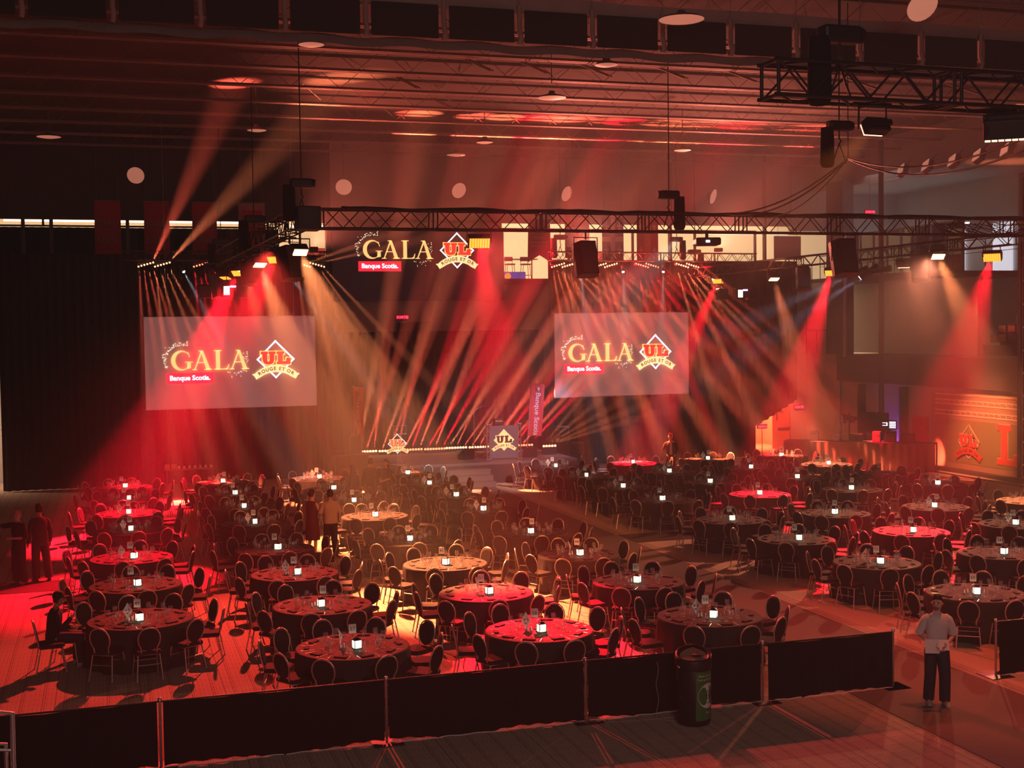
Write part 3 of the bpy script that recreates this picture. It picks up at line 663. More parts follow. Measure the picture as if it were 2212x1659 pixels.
for k in range(14): 
    a = R.random()*6
    cb.tube([(25.3+1.1*sin(a+i*.8)+k*.12, 34+.15*cos(a+i), TRIM-.1+.22*sin(a*2+i*1.1)) for i in range(7)], .014, 4)
solo(cb, 'cable_coil', M['black'], 'tangled coil of cable stuffed in the right end of the front truss', 'cable')
# hanging video panel at the picture's right edge, seen from behind
t = thing('hanging_display', 'tall hanging video panel seen edge-on from behind at the right edge', 'video panel', (27.28, 34, 1.0))
MB().box((0, -.05, 0), (.06, .1, 7.3)).build('side_frame', M['white'], t)
MB().box((.06, 0, 0), (3.0, .08, 7.3)).build('panel_back', M['black'], t)
for k in range(10): MB().box((.06, -.06, .35+.72*k), (3.0, -.01, .40+.72*k)).build('crossbar', M['white'], t)
MB().box((-.06, -.1, -.02), (-.005, .05, 7.35)).tube([(-.02, -.05, 0), (-.2, -.3, -.3)], .04, 6).build('cover_strip', M['black'], t)
# ------------------------------------------------------------ banquet tables, chairs and what lies on them
M['cloth'] = mat('black_tablecloth', (.050, .043, .042), .8, noise=.12, scale=3, spec=.25)
M['chairfab'] = mat('chair_fabric', (.034, .028, .028), .85, noise=.2, scale=20, spec=.25)
M['chairmetal'] = mat('chair_tube', (.68, .58, .50), .42, .6)
M['napkin'] = mat('dark_napkin', (.05, .03, .03), .9)
M['silver'] = mat('cutlery', (.85, .82, .8), .18, 1)
M['paper'] = mat('paper', (.85, .83, .8), .7)
M['ink'] = mat('ink', (.01, .01, .01), .7)
M['redink'] = mat('red_ink', (.6, .01, .02), .7)
M['lantern'] = mat('lantern_glow', (.9, .9, .8), .5, emit=(1.0, .97, .66), es=1.7)
M['lantframe'] = mat('lantern_frame', (.03, .03, .03), .4, .4)
def chair_parts(n=8):
    p = {}
    p['seat'] = MB().prism([(-.20, -.20), (.20, -.20), (.225, .0), (.21, .18), (.12, .225), (-.12, .225), (-.21, .18), (-.225, 0)], .435, .485).prism([(-.19, -.19), (.19, -.19), (.21, .0), (.195, .17), (.11, .21), (-.11, .21), (-.195, .17), (-.21, 0)], .485, .50)
    tilt = lambda x, z, dy=0: (x, -.205 - (z-.47)*.20 + dy, z)
    def oval(a, b_, zc, t, flat=.0):     # egg shaped pad: wider above
        out = []
        for k in range(t):
            th = 2*pi*k/t; x = a*cos(th)*(1+.08*sin(th)); z = zc+b_*sin(th); out.append((x, z))
        return out
    b = MB(); N_ = 16 if n > 6 else 10
    for dy, sc in ((0, 1), (.018, 1.0), (.038, .86)):
        for x, z in oval(.168*sc, .200*sc, .700, N_): b.v.append(tilt(x, z, dy-.012))
    for r_ in range(2):
        for k in range(N_): b.f.append((r_*N_+k, r_*N_+(k+1) % N_, (r_+1)*N_+(k+1) % N_, (r_+1)*N_+k)); b.sm.append(True)
    b.f.append(tuple(range(N_))[::-1]); b.sm.append(False); b.f.append(tuple(range(2*N_, 3*N_))); b.sm.append(False)
    p['backrest'] = b
    hp = [tilt(-.13, .47)]
    for k in range(13 if n > 6 else 9):
        th = pi*1.22 - (pi*1.44)*k/(12 if n > 6 else 8); hp.append(tilt(.184*cos(th)*(1+.08*sin(th)), .700+.220*sin(th)))
    hp.append(tilt(.13, .47))
    f = MB().tube(hp, .0125, 5 if n > 6 else 4).tube([(-.19, -.19, .43), (.19, -.19, .43), (.2, .19, .43), (-.2, .19, .43)], .012, 4, True)
    f.tube([tilt(-.08, .893), tilt(0, .903), tilt(.08, .893)], .014, 4)
    p['back_frame'] = f
    for i, (sx, sy) in enumerate(((-1, -1), (1, -1), (1, 1), (-1, 1))):
        l = MB().cyl((sx*.18, sy*.18, .43), (sx*.215, sy*.235+(-.03 if sy < 0 else 0), 0), .0125, 5 if n > 6 else 4, cap=n > 6)
        if n > 6: l.cyl((sx*.2115, sy*.23+(-.028 if sy < 0 else 0), .03), (sx*.215, sy*.235+(-.03 if sy < 0 else 0), 0), .016, 6)
        if sx < 0 and n > 6: l.cyl((-.19, sy*.2, .26), (.19, sy*.2, .26), .008, 4, cap=False)
        p['leg%d' % i] = l
    return p
CM = {'seat': 'chairfab', 'backrest': 'chairfab', 'back_frame': 'chairmetal', 'leg0': 'chairmetal', 'leg1': 'chairmetal', 'leg2': 'chairmetal', 'leg3': 'chairmetal'}
chair0 = thing('banquet_chair', 'x', 'chair', (0, 0, 0))
for k_, mb_ in chair_parts().items(): mb_.build('leg' if k_.startswith('leg') else k_, M[CM[k_]], chair0)
first_chair = [True]
PLACE = ['near side', 'near left', 'left', 'far left', 'far side left', 'far side', 'far side right', 'far right', 'right', 'near right']
cx, cyv = sin(YAW), cos(YAW)                     # camera's horizontal forward
def depth(x, y): return x*cx + y*cyv
def project(x, y, z):
    c, s = cos(YAW), sin(YAW); xr = x*c-y*s; yf = x*s+y*c; zz = z-CAM_H
    d = yf*cos(PITCH)-zz*sin(PITCH); up = yf*sin(PITCH)+zz*cos(PITCH)
    return 1106+F_PX*xr/d, 829.5-F_PX*up/d, d
tables = []
ROWS = [(0, 1, range(8)), (1, 9, range(8)), (2, 17, range(8)), (3, 25, range(8)), (4, 33, range(8)), (5, 41, range(8)), (6, 49, range(6)), (7, 57, None)]
for r, base, cols in ROWS:
    cl = list(cols) if cols is not None else [1, 2, 3, 4]
    for i, c in enumerate(cl):
        if (r, c) in ((5, 7),): continue
        tables.append((r, c, base+i, UC[c]+R.uniform(-.04, .04), VR[r]+R.uniform(-.04, .04)))
LIT = {33: 'red', 17: 'red', 51: 'red', 30: 'red', 46: 'red', 6: 'red', 43: 'amber', 27: 'amber', 3: 'amber', 16: 'amber', 24: 'amber', 40: 'amber', 58: 'dim red', 50: 'dim red', 34: 'dim red', 38: 'dim red', 54: 'dim amber', 35: 'dim amber'}
PENN = {49, 42, 26, 57, 51, 58, 59, 44, 46, 30, 47, 53, 32, 16, 7, 6, 14, 5, 13, 3, 12, 20, 2, 33, 17, 25, 28, 39, 21, 4}
# prototypes for table ware (mesh data shared by every copy)
def proto(name, parts):
    return [(n_, mb_.mesh(n_), m_) for n_, mb_, m_ in parts]
def wglass(n=12): return MB().lathe([(.034, 0), (.033, .004), (.006, .008), (.0045, .085), (.012, .095), (.032, .118), (.040, .145), (.037, .178), (.031, .205)], n)
def tglass(n=12): return MB().lathe([(.033, 0), (.032, .005), (.007, .010), (.007, .035), (.026, .055), (.036, .085), (.035, .12), (.031, .15)], n)
ME = {'wine': wglass().mesh('wine_glass'), 'water': tglass().mesh('water_glass')}
for k_ in ME: ME[k_].materials.append(M['drink'])
nk = MB().bbox((-.11, -.045, 0), (.11, .045, .022), .012)
ME['napkin'] = nk.mesh('napkin'); ME['napkin'].materials.append(M['napkin'])
kn = MB().box((-.006, -.11, 0), (.006, -.01, .006)).prism([(-.009, -.01), (.009, -.01), (.010, .08), (.002, .115), (-.009, .10)], 0, .003)
ME['knife'] = kn.mesh('knife'); ME['knife'].materials.append(M['silver'])
fk = MB().box((-.005, -.10, 0), (.005, .04, .005)).prism([(-.005, .03), (.005, .03), (.012, .05), (-.012, .05)], .002, .006)
for q_ in (-.0105, -.0035, .0035, .0105): fk.box((q_-.0018, .05, .002), (q_+.0018, .095, .006))
ME['fork'] = fk.mesh('fork'); ME['fork'].materials.append(M['silver'])
sh = MB().lathe([(0, 0), (.018, 0), (.02, .02), (.013, .05), (.015, .065), (.008, .075), (0, .077)], 8)
ME['shaker'] = sh.mesh('shaker'); ME['shaker'].materials.append(M['white'])
lf = MB(); s_ = .062
for sx in (-1, 1):
    for sy in (-1, 1): lf.box((sx*s_-.005, sy*s_-.005, 0), (sx*s_+.005, sy*s_+.005, .145))
lf.box((-.07, -.07, 0), (.07, .07, .012)).box((-.07, -.07, .138), (.07, .07, .148)).lathe([(.085, 0), (.035, .028), (.02, .03), (.0, .045)], 4, (0, 0, .148), Matrix.Rotation(pi/4, 4, 'Z'), False)
lf.tube([(-.03, 0, .17), (-.025, 0, .20), (0, 0, .215), (.025, 0, .20), (.03, 0, .17)], .003, 4)
ME['lframe'] = lf.mesh('frame'); ME['lframe'].materials.append(M['lantframe'])
lw = MB()
for a_ in range(4):
    m_ = Matrix.Rotation(a_*pi/2, 4, 'Z')
    for q_ in (-1, 1): lw.box((q_*.028-.024, -.060, .018), (q_*.028+.024, -.056, .132), m_)
ME['lpane'] = lw.mesh('glowing_pane'); ME['lpane'].materials.append(M['lantern'])
def obj_(name, me, parent=None, loc=(0, 0, 0), rz=0):
    o = bpy.data.objects.new(name, me); C.objects.link(o); o.location = loc; o.rotation_euler = (0, 0, rz)
    if parent is not None: o.parent = parent
    return o
def cloth_mb(seed):
    rr = random.Random(seed); ph = [rr.uniform(0, 6.28) for _ in range(4)]; nf = rr.choice((15, 17, 19)); m = MB(); n = 72
    rings = [(.02, .765), (.6, .765), (.90, .765), (.918, .757), (.925, .72), (.93, .5), (.94, .25), (.955, .02)]
    for j, (rad, z) in enumerate(rings):
        k = max(0, (j-3))/4.0
        for i in range(n):
            t = 2*pi*i/n; w = .045*k*(sin(nf*t+ph[0])+.5*sin(7*t+ph[1]))*min(1, k+.15); m.v.append(((rad+w)*cos(t), (rad+w)*sin(t), z))
    for j in range(len(rings)-1):
        for i in range(n): m.f.append((j*n+i, j*n+(i+1) % n, (j+1)*n+(i+1) % n, (j+1)*n+i)); m.sm.append(j > 1)
    m.f.append(tuple(range(n))); m.sm.append(False); return m
cloths = []
for sd in range(5):
    me_ = cloth_mb(sd).mesh('tablecloth'); me_.materials.append(M['cloth']); cloths.append(me_)
tt = MB().lathe([(0, .735), (.91, .735), (.91, .757), (0, .757)], 32).cyl((-.45, -.3, 0), (-.45, -.3, .735), .02, 6).cyl((.45, -.3, 0), (.45, -.3, .735), .02, 6).cyl((-.45, .3, 0), (-.45, .3, .735), .02, 6).cyl((.45, .3, 0), (.45, .3, .735), .02, 6)
top_me = tt.mesh('tabletop'); top_me.materials.append(M['walldark'])
card_me = MB().bbox((-.06, -.003, .20), (.06, .003, .35), .0015).mesh('card'); card_me.materials.append(M['paper'])
stand_me = MB().lathe([(0, 0), (.035, 0), (.035, .006), (.004, .01), (.003, .21), (0, .21)], 8).mesh('stand'); stand_me.materials.append(M['blackmetal'])
def pennant_mb():
    m = MB(); a = (0, 0, .02); b_ = (-.085, -.02, .16); c_ = (0, .03, .30); d_ = (.085, -.02, .16)
    for (p, q, r_) in ((a, b_, c_), (a, c_, d_)):
        vs = [Vector(v) for v in (p, q, r_)]; n_ = (vs[1]-vs[0]).cross(vs[2]-vs[0]).normalized()*.0015
        m.add([v+n_ for v in vs]+[v-n_ for v in vs], [(0, 1, 2), (5, 4, 3), (0, 3, 4, 1), (1, 4, 5, 2), (2, 5, 3, 0)])
    m.lathe([(0, 0), (.03, 0), (.03, .012), (.003, .016), (.003, .05)], 8); return m
pen_me = pennant_mb().mesh('pennant'); pen_me.materials.append(M['paper'])
pm = MB()
for pts in ([(-.045, .17), (-.02, .20), (-.006, .185), (-.025, .15)], [(.008, .20), (.04, .19), (.045, .165), (.03, .15), (.02, .175)], [(-.03, .12), (.0, .13), (.015, .115), (-.01, .10)]):
    pm.add([(x, -.022+abs(x)*.0-(.0), z) for x, z in pts], [tuple(range(len(pts)))])
pmk_me = pm.mesh('red_mark'); pmk_me.materials.append(M['redink'])

WHERE = {q[2]: 'table %d, %s row, %s column' % (q[2], ORD[q[0]], ORD[q[1]]) for q in tables}
chair_slots = []; settings = []
for (r, c, num, tx, ty) in tables:
    lit = LIT.get(num)
    t = thing('banquet_table', 'round table with black floor-length cloth, card %d, %s row from stage, %s column from left' % (num, ORD[r], ORD[c]), 'table', (tx, ty, 0), R.uniform(0, 6), 'round banquet tables')
    obj_('tablecloth', cloths[R.randrange(5)], t); obj_('tabletop', top_me, t)
    toc = atan2(-tx, -ty)                      # direction toward the camera
    base = atan2(-ty, -tx)                     # angle of the camera-facing side
    off = R.uniform(-.3, .3)
    if num == 51: off = .12
    for k in range(10):
        a = base - (k*pi/5) + off + R.uniform(-.05, .05)
        rad = R.uniform(1.10, 1.20) + (R.uniform(.05, .2) if R.random() < .2 else 0)
        if num == 49 and k == 2: rad, a = 1.52, pi+.08
        x, y = tx+rad*cos(a), ty+rad*sin(a)
        rz = a + pi/2 + R.uniform(-.12, .12)
        pxx, pyy, dd = project(x, y, .5)
        if pxx < -60 or pxx > 2275: continue
        chair_slots.append((dd, x, y, rz, num, k, lit))
    tcx, tcy = -ty/sqrt(tx*tx+ty*ty), 0
    dirc = Vector((-tx, -ty, 0)).normalized(); rgt = Vector((-dirc.y, dirc.x, 0))
    for k in range(10):
        a = base - (k*pi/5) + off
        settings.append((project(tx, ty, .76)[2], tx, ty, a, num, k))
    lp_ = Vector((tx, ty, .765)) + dirc*.16 + rgt*R.uniform(-.03, .08)
    rz = atan2(dirc.y, dirc.x) + pi/2
    if num != 24:
        t = thing('lantern', 'small glowing square lantern on '+WHERE[num], 'lantern', lp_, rz+R.uniform(-.5, .5), 'glowing table lanterns')
        obj_('frame', ME['lframe'], t); obj_('glowing_pane', ME['lpane'], t)
    cp = Vector((tx, ty, .765)) - dirc*.05 + rgt*R.uniform(-.10, .02)
    t = thing('number_card', 'white number card reading %d standing on ' % num + WHERE[num], 'number card', cp, rz+R.uniform(-.2, .2), 'table number cards')
    obj_('stand', stand_me, t); cd = obj_('card', card_me, t)
    MB().merge(text_mb(str(num), .085, .002), plane_m((0, -.0042, .245), (1, 0, 0), (0, 0, 1))).build('numeral', M['ink'], cd)
    if num in PENN:
        t = thing('paper_pennant', 'white folded diamond pennant with red marks on '+WHERE[num], 'pennant', Vector((tx, ty, .765)) - rgt*R.uniform(.16, .24) - dirc*.02*R.random(), rz + (R.choice((1.25, 1.45)) if num in (57, 51, 44, 46, 30) else R.uniform(-.3, .3)), 'folded table pennants')
        obj_('pennant', pen_me, t); obj_('red_mark', pmk_me, t)
    if num in (49, 44, 58, 59, 52, 50, 57, 42, 60, 53):
        for q in (-1, 1):
            o = obj_('shaker', ME['shaker'], None, Vector((tx, ty, .765)) + dirc*.1 - rgt*(.17+.03*q) + dirc*.03*q, 0)
            tag(o, '%s shaker beside the lantern on %s' % ('right' if q < 0 else 'left', WHERE[num]), 'shaker', 'salt and pepper shakers')

chair_slots.sort(key=lambda q: q[0])
for i, (dd, x, y, rz, num, k, lit) in enumerate(chair_slots[:300]):
    lb = 'black oval-backed chair, %s of %s' % (PLACE[k], WHERE[num])
    if num == 49 and k == 2: lb = 'black oval-backed chair the seated man in a cap is using'
    if i == 0:
        chair0.location = (x, y, 0); chair0.rotation_euler = (0, 0, rz); chair0['label'] = lb; chair0['group'] = 'oval-backed banquet chairs'
    else: dup(chair0, (x, y, 0), rz, lb)
lo = {}
cp_ = chair_parts(5); far = {'chairfab': MB(), 'chairmetal': MB()}
for k_, mb_ in cp_.items(): far[CM[k_]].merge(mb_)
fv = np.array([v for v in far['chairfab'].v] + [v for v in far['chairmetal'].v]); nf0 = len(far['chairfab'].v)
ff = [(f, 0) for f in far['chairfab'].f] + [(tuple(i+nf0 for i in f), 1) for f in far['chairmetal'].f]
V_, F_, Mi = [], [], []
for (dd, x, y, rz, num, k, lit) in chair_slots[300:]:
    o = len(V_)*len(fv); c_, s_ = cos(rz), sin(rz)
    V_.append(np.stack([fv[:, 0]*c_-fv[:, 1]*s_+x, fv[:, 0]*s_+fv[:, 1]*c_+y, fv[:, 2]], 1))
    F_ += [tuple(i+o for i in f) for f, _ in ff]; Mi += [q for _, q in ff]
me = bpy.data.meshes.new('far_chairs'); me.from_pydata(np.concatenate(V_).tolist(), [], F_); me.materials.append(M['chairfab']); me.materials.append(M['chairmetal'])
me.polygons.foreach_set('material_index', Mi); me.polygons.foreach_set('use_smooth', [False]*len(Mi))
o = obj_('banquet_chair_far', me); tag(o, 'the more distant black oval-backed banquet chairs round the far tables', 'chairs', 'oval-backed banquet chairs', 'stuff')

settings.sort(key=lambda q: (q[0], q[5]))
far_g = {'wine': [], 'water': [], 'napkin': []}
for i, (dd, tx, ty, a, num, k) in enumerate(settings):
    rr = random.Random(num*100+k); u = Vector((cos(a), sin(a), 0)); w = Vector((-u.y, u.x, 0)); c0 = Vector((tx, ty, .765))
    pw = c0 + u*(.50+rr.uniform(-.05, .04)) + w*(.10+rr.uniform(-.04, .04)); pt = c0 + u*(.44+rr.uniform(-.05, .06)) - w*(.02+rr.uniform(-.04, .05))
    pn = c0 + u*.74 + w*rr.uniform(-.05, .05); an = a + pi/2 + rr.uniform(-.25, .25)
    seat_ = '%s of %s' % (PLACE[k], WHERE[num])
    if i < 300:
        tag(obj_('wine_glass', ME['wine'], None, pw), 'stemmed wine glass, '+seat_, 'glass', 'wine glasses on the tables')
        tag(obj_('water_glass', ME['water'], None, pt), 'short water goblet, '+seat_, 'glass', 'water goblets on the tables')
        tag(obj_('napkin', ME['napkin'], None, pn, an), 'dark folded napkin, '+seat_, 'napkin', 'dark folded napkins')
    else:
        far_g['wine'].append((pw, 0)); far_g['water'].append((pt, 0)); far_g['napkin'].append((pn, an))
    if i < 130:
        tag(obj_('knife', ME['knife'], None, c0+u*.73+w*.15, a+pi/2+pi), 'steel knife, '+seat_, 'knife', 'knives on the nearer tables')
        tag(obj_('fork', ME['fork'], None, c0+u*.73-w*.16, a+pi/2+pi), 'steel fork, '+seat_, 'fork', 'forks on the nearer tables')
for k_, nm, mb_, mt, lb in (('wine', 'wine_glass_far', wglass(6), 'drink', 'the more distant wine glasses sparkling on the far tables'), ('water', 'water_glass_far', tglass(6), 'drink', 'the more distant water goblets sparkling on the far tables'), ('napkin', 'napkin_far', MB().box((-.11, -.045, 0), (.11, .045, .02)), 'napkin', 'the more distant dark napkins on the far tables')):
    big = MB()
    for p_, a_ in far_g[k_]: big.merge(mb_, Matrix.Translation(p_) @ Matrix.Rotation(a_, 4, 'Z'))
    o = big.build(nm, M[mt]); tag(o, lb, nm.replace('_far', '').replace('_', ' ')+'s', {'wine': 'wine glasses on the tables', 'water': 'water goblets on the tables', 'napkin': 'dark folded napkins'}[k_], 'stuff')
# ------------------------------------------------------------ lettering and emblem, drawn in pixel-like units (x right, y up)
def serif_gala(h=42.):
    m = MB(); u = h
    def P(poly, dx): m.prism([((x+dx)*u, y*u) for x, y in poly], 0, 2.2)
    n = 26; out = []; inn = []
    for i in range(n+1):
        a = radians(48 + (322-48)*i/n); out.append((.50+.50*cos(a), .5+.515*sin(a))); inn.append((.585+.375*cos(a), .5+.445*sin(a)))
    for i in range(n): P([out[i], inn[i], inn[i+1], out[i+1]], 0)
    P([(.80, .07), (.98, .10), (.98, .40), (.80, .40)], 0); P([(.70, .40), (1.08, .40), (1.08, .435), (.70, .435)], 0)
    P([(.83, .90), (.86, .93), (.945, .67), (.915, .67), (.87, .80)], 0)
    for d in (1.04, 2.92):
        P([(.10, 0), (.155, 0), (.515, .90), (.50, 1.0), (.47, 1.0)], d); P([(.44, 1.0), (.34, 1.0), (.34, .975), (.46, .93)], d); P([(.44, 1.0), (.56, 1.0), (.93, 0), (.72, 0)], d)
        P([(.26, .36), (.66, .36), (.67, .40), (.27, .40)], d); P([(0, 0), (.26, 0), (.26, .03), (.18, .05), (.08, .05), (0, .03)], d); P([(.62, 0), (1.02, 0), (1.02, .03), (.9, .06), (.72, .06), (.62, .03)], d)
    d = 2.12
    P([(.13, 0), (.33, 0), (.33, 1), (.13, 1)], d); P([(.03, .965), (.43, .965), (.43, 1), (.03, 1)], d); P([(.03, 0), (.72, 0), (.72, .045), (.03, .045)], d)
    P([(.55, .02), (.74, .02), (.80, .27), (.77, .27), (.70, .10)], d)
    return m
U_POLY = [(0, 1), (.58, 1), (.58, .80), (.50, .80), (.50, .33), (.56, .22), (.64, .22), (.70, .33), (.70, .80), (.62, .80), (.62, 1), (1.2, 1), (1.2, .80), (1.09, .80), (1.06, .28), (.94, .07), (.78, 0), (.42, 0), (.26, .07), (.14, .28), (.11, .80), (0, .80)]
L_POLY = [(1.26, 1), (1.90, 1), (1.90, .80), (1.78, .80), (1.76, .24), (2.0, .24), (2.08, .50), (2.40, .50), (2.38, 0), (1.28, 0), (1.28, .20), (1.37, .20), (1.37, .80), (1.26, .80)]
def tri(poly):
    from mathutils.geometry import tessellate_polygon
    return tessellate_polygon([[Vector((x, y, 0)) for x, y in poly]])
def flat(mb, poly, z):
    mb.add([(x, y, z) for x, y in poly], [tuple(t) for t in tri(poly)]); return mb
def stroke(mb, poly, w, z, closed=True):
    n = len(poly)
    for i in range(n if closed else n-1):
        a, b = Vector(poly[i]), Vector(poly[(i+1) % n]); d = (b-a)
        if d.length < 1e-6: continue
        d.normalize(); nn_ = Vector((-d.y, d.x))*w/2; a = a-d*w/2; b = b+d*w/2
        mb.prism([tuple(a-nn_), tuple(b-nn_), tuple(b+nn_), tuple(a+nn_)], z-.5, z+.5)
    return mb
def emblem(mx, mats, parent, s=1.0, full_diamond=False):
    """diamond, UL letters and the ROUGE ET OR ribbon. mats: diamond, letters, outline, ribbon, ribbon text"""
    sc = Matrix.Scale(s, 4); W_ = mx @ sc
    dm = MB(); D_ = [(0, 40), (39.5, 0), (0, -40), (-39.5, 0)]
    if full_diamond: flat(dm, [(x*.93, y*.93) for x, y in D_], .5)
    stroke(dm, D_, 3.0, 0)
    MB().merge(dm, W_).build('diamond', mats[0], parent)
    uw = 28.; off = (-32.5, -11)
    ul = [(x*27+off[0], y*uw+off[1]) for x, y in U_POLY]; ll = [(x*27+off[0], y*uw+off[1]) for x, y in L_POLY]
    o_ = MB(); flat(o_, ul, 1.0); flat(o_, ll, 1.0); stroke(o_, ul, 3.4, 1.2); stroke(o_, ll, 3.4, 1.2); MB().merge(o_, W_).build('letter_outline', mats[2], parent)
    l_ = MB(); flat(l_, ul, 3.0); flat(l_, ll, 3.0); MB().merge(l_, W_).build('letters', mats[1], parent)
    rb = MB(); n = 14; yc = lambda x: -19-.0085*x*x
    for i in range(n):
        x0, x1 = -43+86*i/n, -43+86*(i+1)/n
        rb.prism([(x0, yc(x0)-9), (x1, yc(x1)-9), (x1, yc(x1)+7), (x0, yc(x0)+7)], 2, 3.6)
    for sx in (-1, 1):
        rb.prism([(sx*38, -41), (sx*52, -33), (sx*46, -31), (sx*44, -29), (sx*28, -35)][::sx], .8, 1.6); rb.prism([(sx*35, -37), (sx*51, -31), (sx*43, -43)][::sx], .6, 1.5)
    MB().merge(rb, W_).build('ribbon', mats[3], parent)
    tx = MB(); word = 'ROUGE ET OR'; ws = [7.6, 8.2, 8.0, 8.2, 7.0, 4.0, 6.8, 6.6, 4.0, 8.2, 7.6]; x = -sum(ws)/2
    for ch, w_ in zip(word, ws):
        xc = x+w_/2; x += w_
        if ch == ' ': continue
        ang = math.atan(-.017*xc); tx.merge(text_mb(ch, 10.5, .03), Matrix.Translation((xc, yc(xc)-4.6, 4.2)) @ Matrix.Rotation(ang, 4, 'Z'))
    MB().merge(tx, W_).build('ribbon_lettering', mats[4], parent)
def emi(name, c, s, base=None): return mat(name, base or c, .6, emit=c, es=s)
def slide(parent, mx, s, k, pre):
    """the gala slide; mx places its top-left corner, s metres per unit, k emission level"""
    g = lambda n, c, e: emi(pre+n, c, e*k)
    T_ = mx @ Matrix.Scale(s, 4)
    MB().merge(serif_gala(), T_ @ Matrix.Translation((53, -114, 1))).build('gala_lettering', g('gold', (1, .50, .16), 1.0), parent)
    MB().merge(MB().box((42, -143, 0), (142, -120, 1.5)), T_).build('sponsor_box', g('sponsor', (1, .02, .05), .85), parent)
    MB().merge(text_mb('Banque Scotia.', 14.6, .03), T_ @ Matrix.Translation((92, -135.5, 2.2))).build('sponsor_lettering', g('white', (1, .85, .9), 1.3), parent)
    sp = MB(); r_ = random.Random(5)
    for i in range(120):
        if i < 80: a = radians(r_.uniform(70, 205)); rr = 33*(1+abs(r_.gauss(0, .14))); x, y = 76+rr*cos(a), -93+rr*.98*sin(a)
        elif i < 100: a = radians(r_.uniform(235, 330)); rr = 24*(1+r_.gauss(0, .16)); x, y = 186+rr*1.1*cos(a), -108+rr*.7*sin(a)
        else: x, y = 205+r_.uniform(-3, 12), -75-r_.uniform(0, 28)
        q = r_.uniform(.45, 1.05); sp.lathe([(q, 0), (q, .8), (0, .8)], 6, (x, y, .5))
    MB().merge(sp, T_).build('sparkles', g('spark', (1, .78, .55), .9), parent)
    emblem(T_ @ Matrix.Translation((276.5, -94, 0)), [g('dia', (.75, .82, 1), 1.3), g('ul', (1, .03, .03), .85), g('edge', (1, .45, .12), .9), g('rib', (1, .68, .30), .95), g('ribt', (.08, .02, .01), .1)], parent)

# projection screens
M['screen'] = mat('projection_fabric', (.46, .43, .44), .85, emit=(.60, .30, .28), es=.13)  # reddish emission paints the hazy stage light onto the cloth
for (x0, x1, lb) in ((1.42, 7.88, 'left projection screen with GALA slide, hung before the tall black curtain'), (17.92, 24.03, 'right projection screen with GALA slide, nearer the side truss')):
    t = thing('projection_screen', lb, 'screen', (x0, 51.3, 2.96), 0, 'projection screens')
    MB().box((0, 0, 0), (x1-x0, .03, 3.50)).build('screen_surface', M['screen'], t)
    fr = MB()
    for a, b in (((-.03, -.01, -.03), (x1-x0+.03, .05, 0)), ((-.03, -.01, 3.5), (x1-x0+.03, .05, 3.53)), ((-.03, -.01, 0), (0, .05, 3.5)), ((x1-x0, -.01, 0), (x1-x0+.03, .05, 3.5))): fr.box(a, b)
    fr.cyl((.8, .03, 3.5), (.8, .03, 10.94), .01, 4).cyl((x1-x0-.8, .03, 3.5), (x1-x0-.8, .03, 10.94), .01, 4)
    fr.build('frame', M['alu'], t)
    sc = 3.5/197.; dx = 0 if x0 < 5 else -.12/sc*0
    slide(t, plane_m((dx - (0 if x0 < 5 else .35), -.004, 3.5), (1, 0, 0), (0, 0, 1)) , sc, 1.0, 'slide_')
t = thing('video_screen', 'big black video screen with glowing GALA slide above the stage', 'screen', (9.21, 54.55, 7.12))
MB().bbox((0, 0, 0), (7.52, .35, 3.12), .03).build('cabinet', mat('video_black', (.010, .007, .008), .5, emit=(.10, .04, .07), es=.03), t)
slide(t, plane_m((.30, -.006, 3.12-.0), (1, 0, 0), (0, 0, 1)) @ Matrix.Translation((0, 42*3.5/197*1.04, 0)), 3.5/197*1.04, .95, 'led_')

# ------------------------------------------------------------ stage
lamp('SPOT', (15.6, 33.9, 8.35), (1, .66, .60), 5500, (13.6, 48.5, 1.2), 30, .8, .08, name='added_stage_wash')  # front wash added to bring out banners, lectern and deck edge
M['deckblk'] = mat('stage_deck', (.15, .12, .13), .5, noise=.25, scale=1.5)
M['skirt'] = mat('stage_skirt', (.07, .055, .055), .9, noise=.15, scale=3)
t = thing('stage', 'low black stage with grey glossy deck and draped front', 'stage', (9.35, 47.2, 0))
MB().box((0, 0, .70), (8.0, 5.4, .80)).build('deck', M['deckblk'], t)
MB().grid(lambda u, v: (8.0*u, -.03+.02*sin(u*150)*(1-v), .01+.70*v), 200, 1).grid(lambda u, v: (8.02+.02*sin(u*90)*(1-v), 5.4*u, .01+.70*v), 90, 1).grid(lambda u, v: (-.02-.02*sin(u*90)*(1-v), 5.4*u, .01+.70*v), 90, 1).build('skirt', M['skirt'], t)
jn = MB()
for k in range(1, 3): jn.box((0, 1.8*k-.006, .8), (8.0, 1.8*k+.006, .803))
for k in range(1, 4): jn.box((2*k-.006, 0, .8), (2*k+.006, 5.4, .803))
jn.build('deck_seams', M['black'], t)
t = thing('stage_steps', 'three carpeted steps leading up to the stage from the centre aisle', 'steps', (11.95, 46.0, 0))
for k in range(3): MB().bbox((0, .36*k, 0), (1.75, .36*(k+1)+(.08 if k == 2 else 0), .2*(k+1)), .012).box((0, .36*k-.012, .2*(k+1)-.03), (1.75, .36*k, .2*(k+1))).build('step', M['runner'], t)
M['case'] = mat('road_case', (.13, .11, .11), .5, noise=.1, scale=4)
def bigspk(x, y, z, w, d, h, label, name='speaker_cabinet'):
    t = thing(name, label, 'speaker', (x, y, z), 0)
    MB().bbox((0, 0, 0), (w, d, h), .02).build('cabinet', M['case'], t)
    MB().box((.03, -.012, .03), (w-.03, -.001, h-.03)).build('grille', M['blackmetal'], t)
    return t
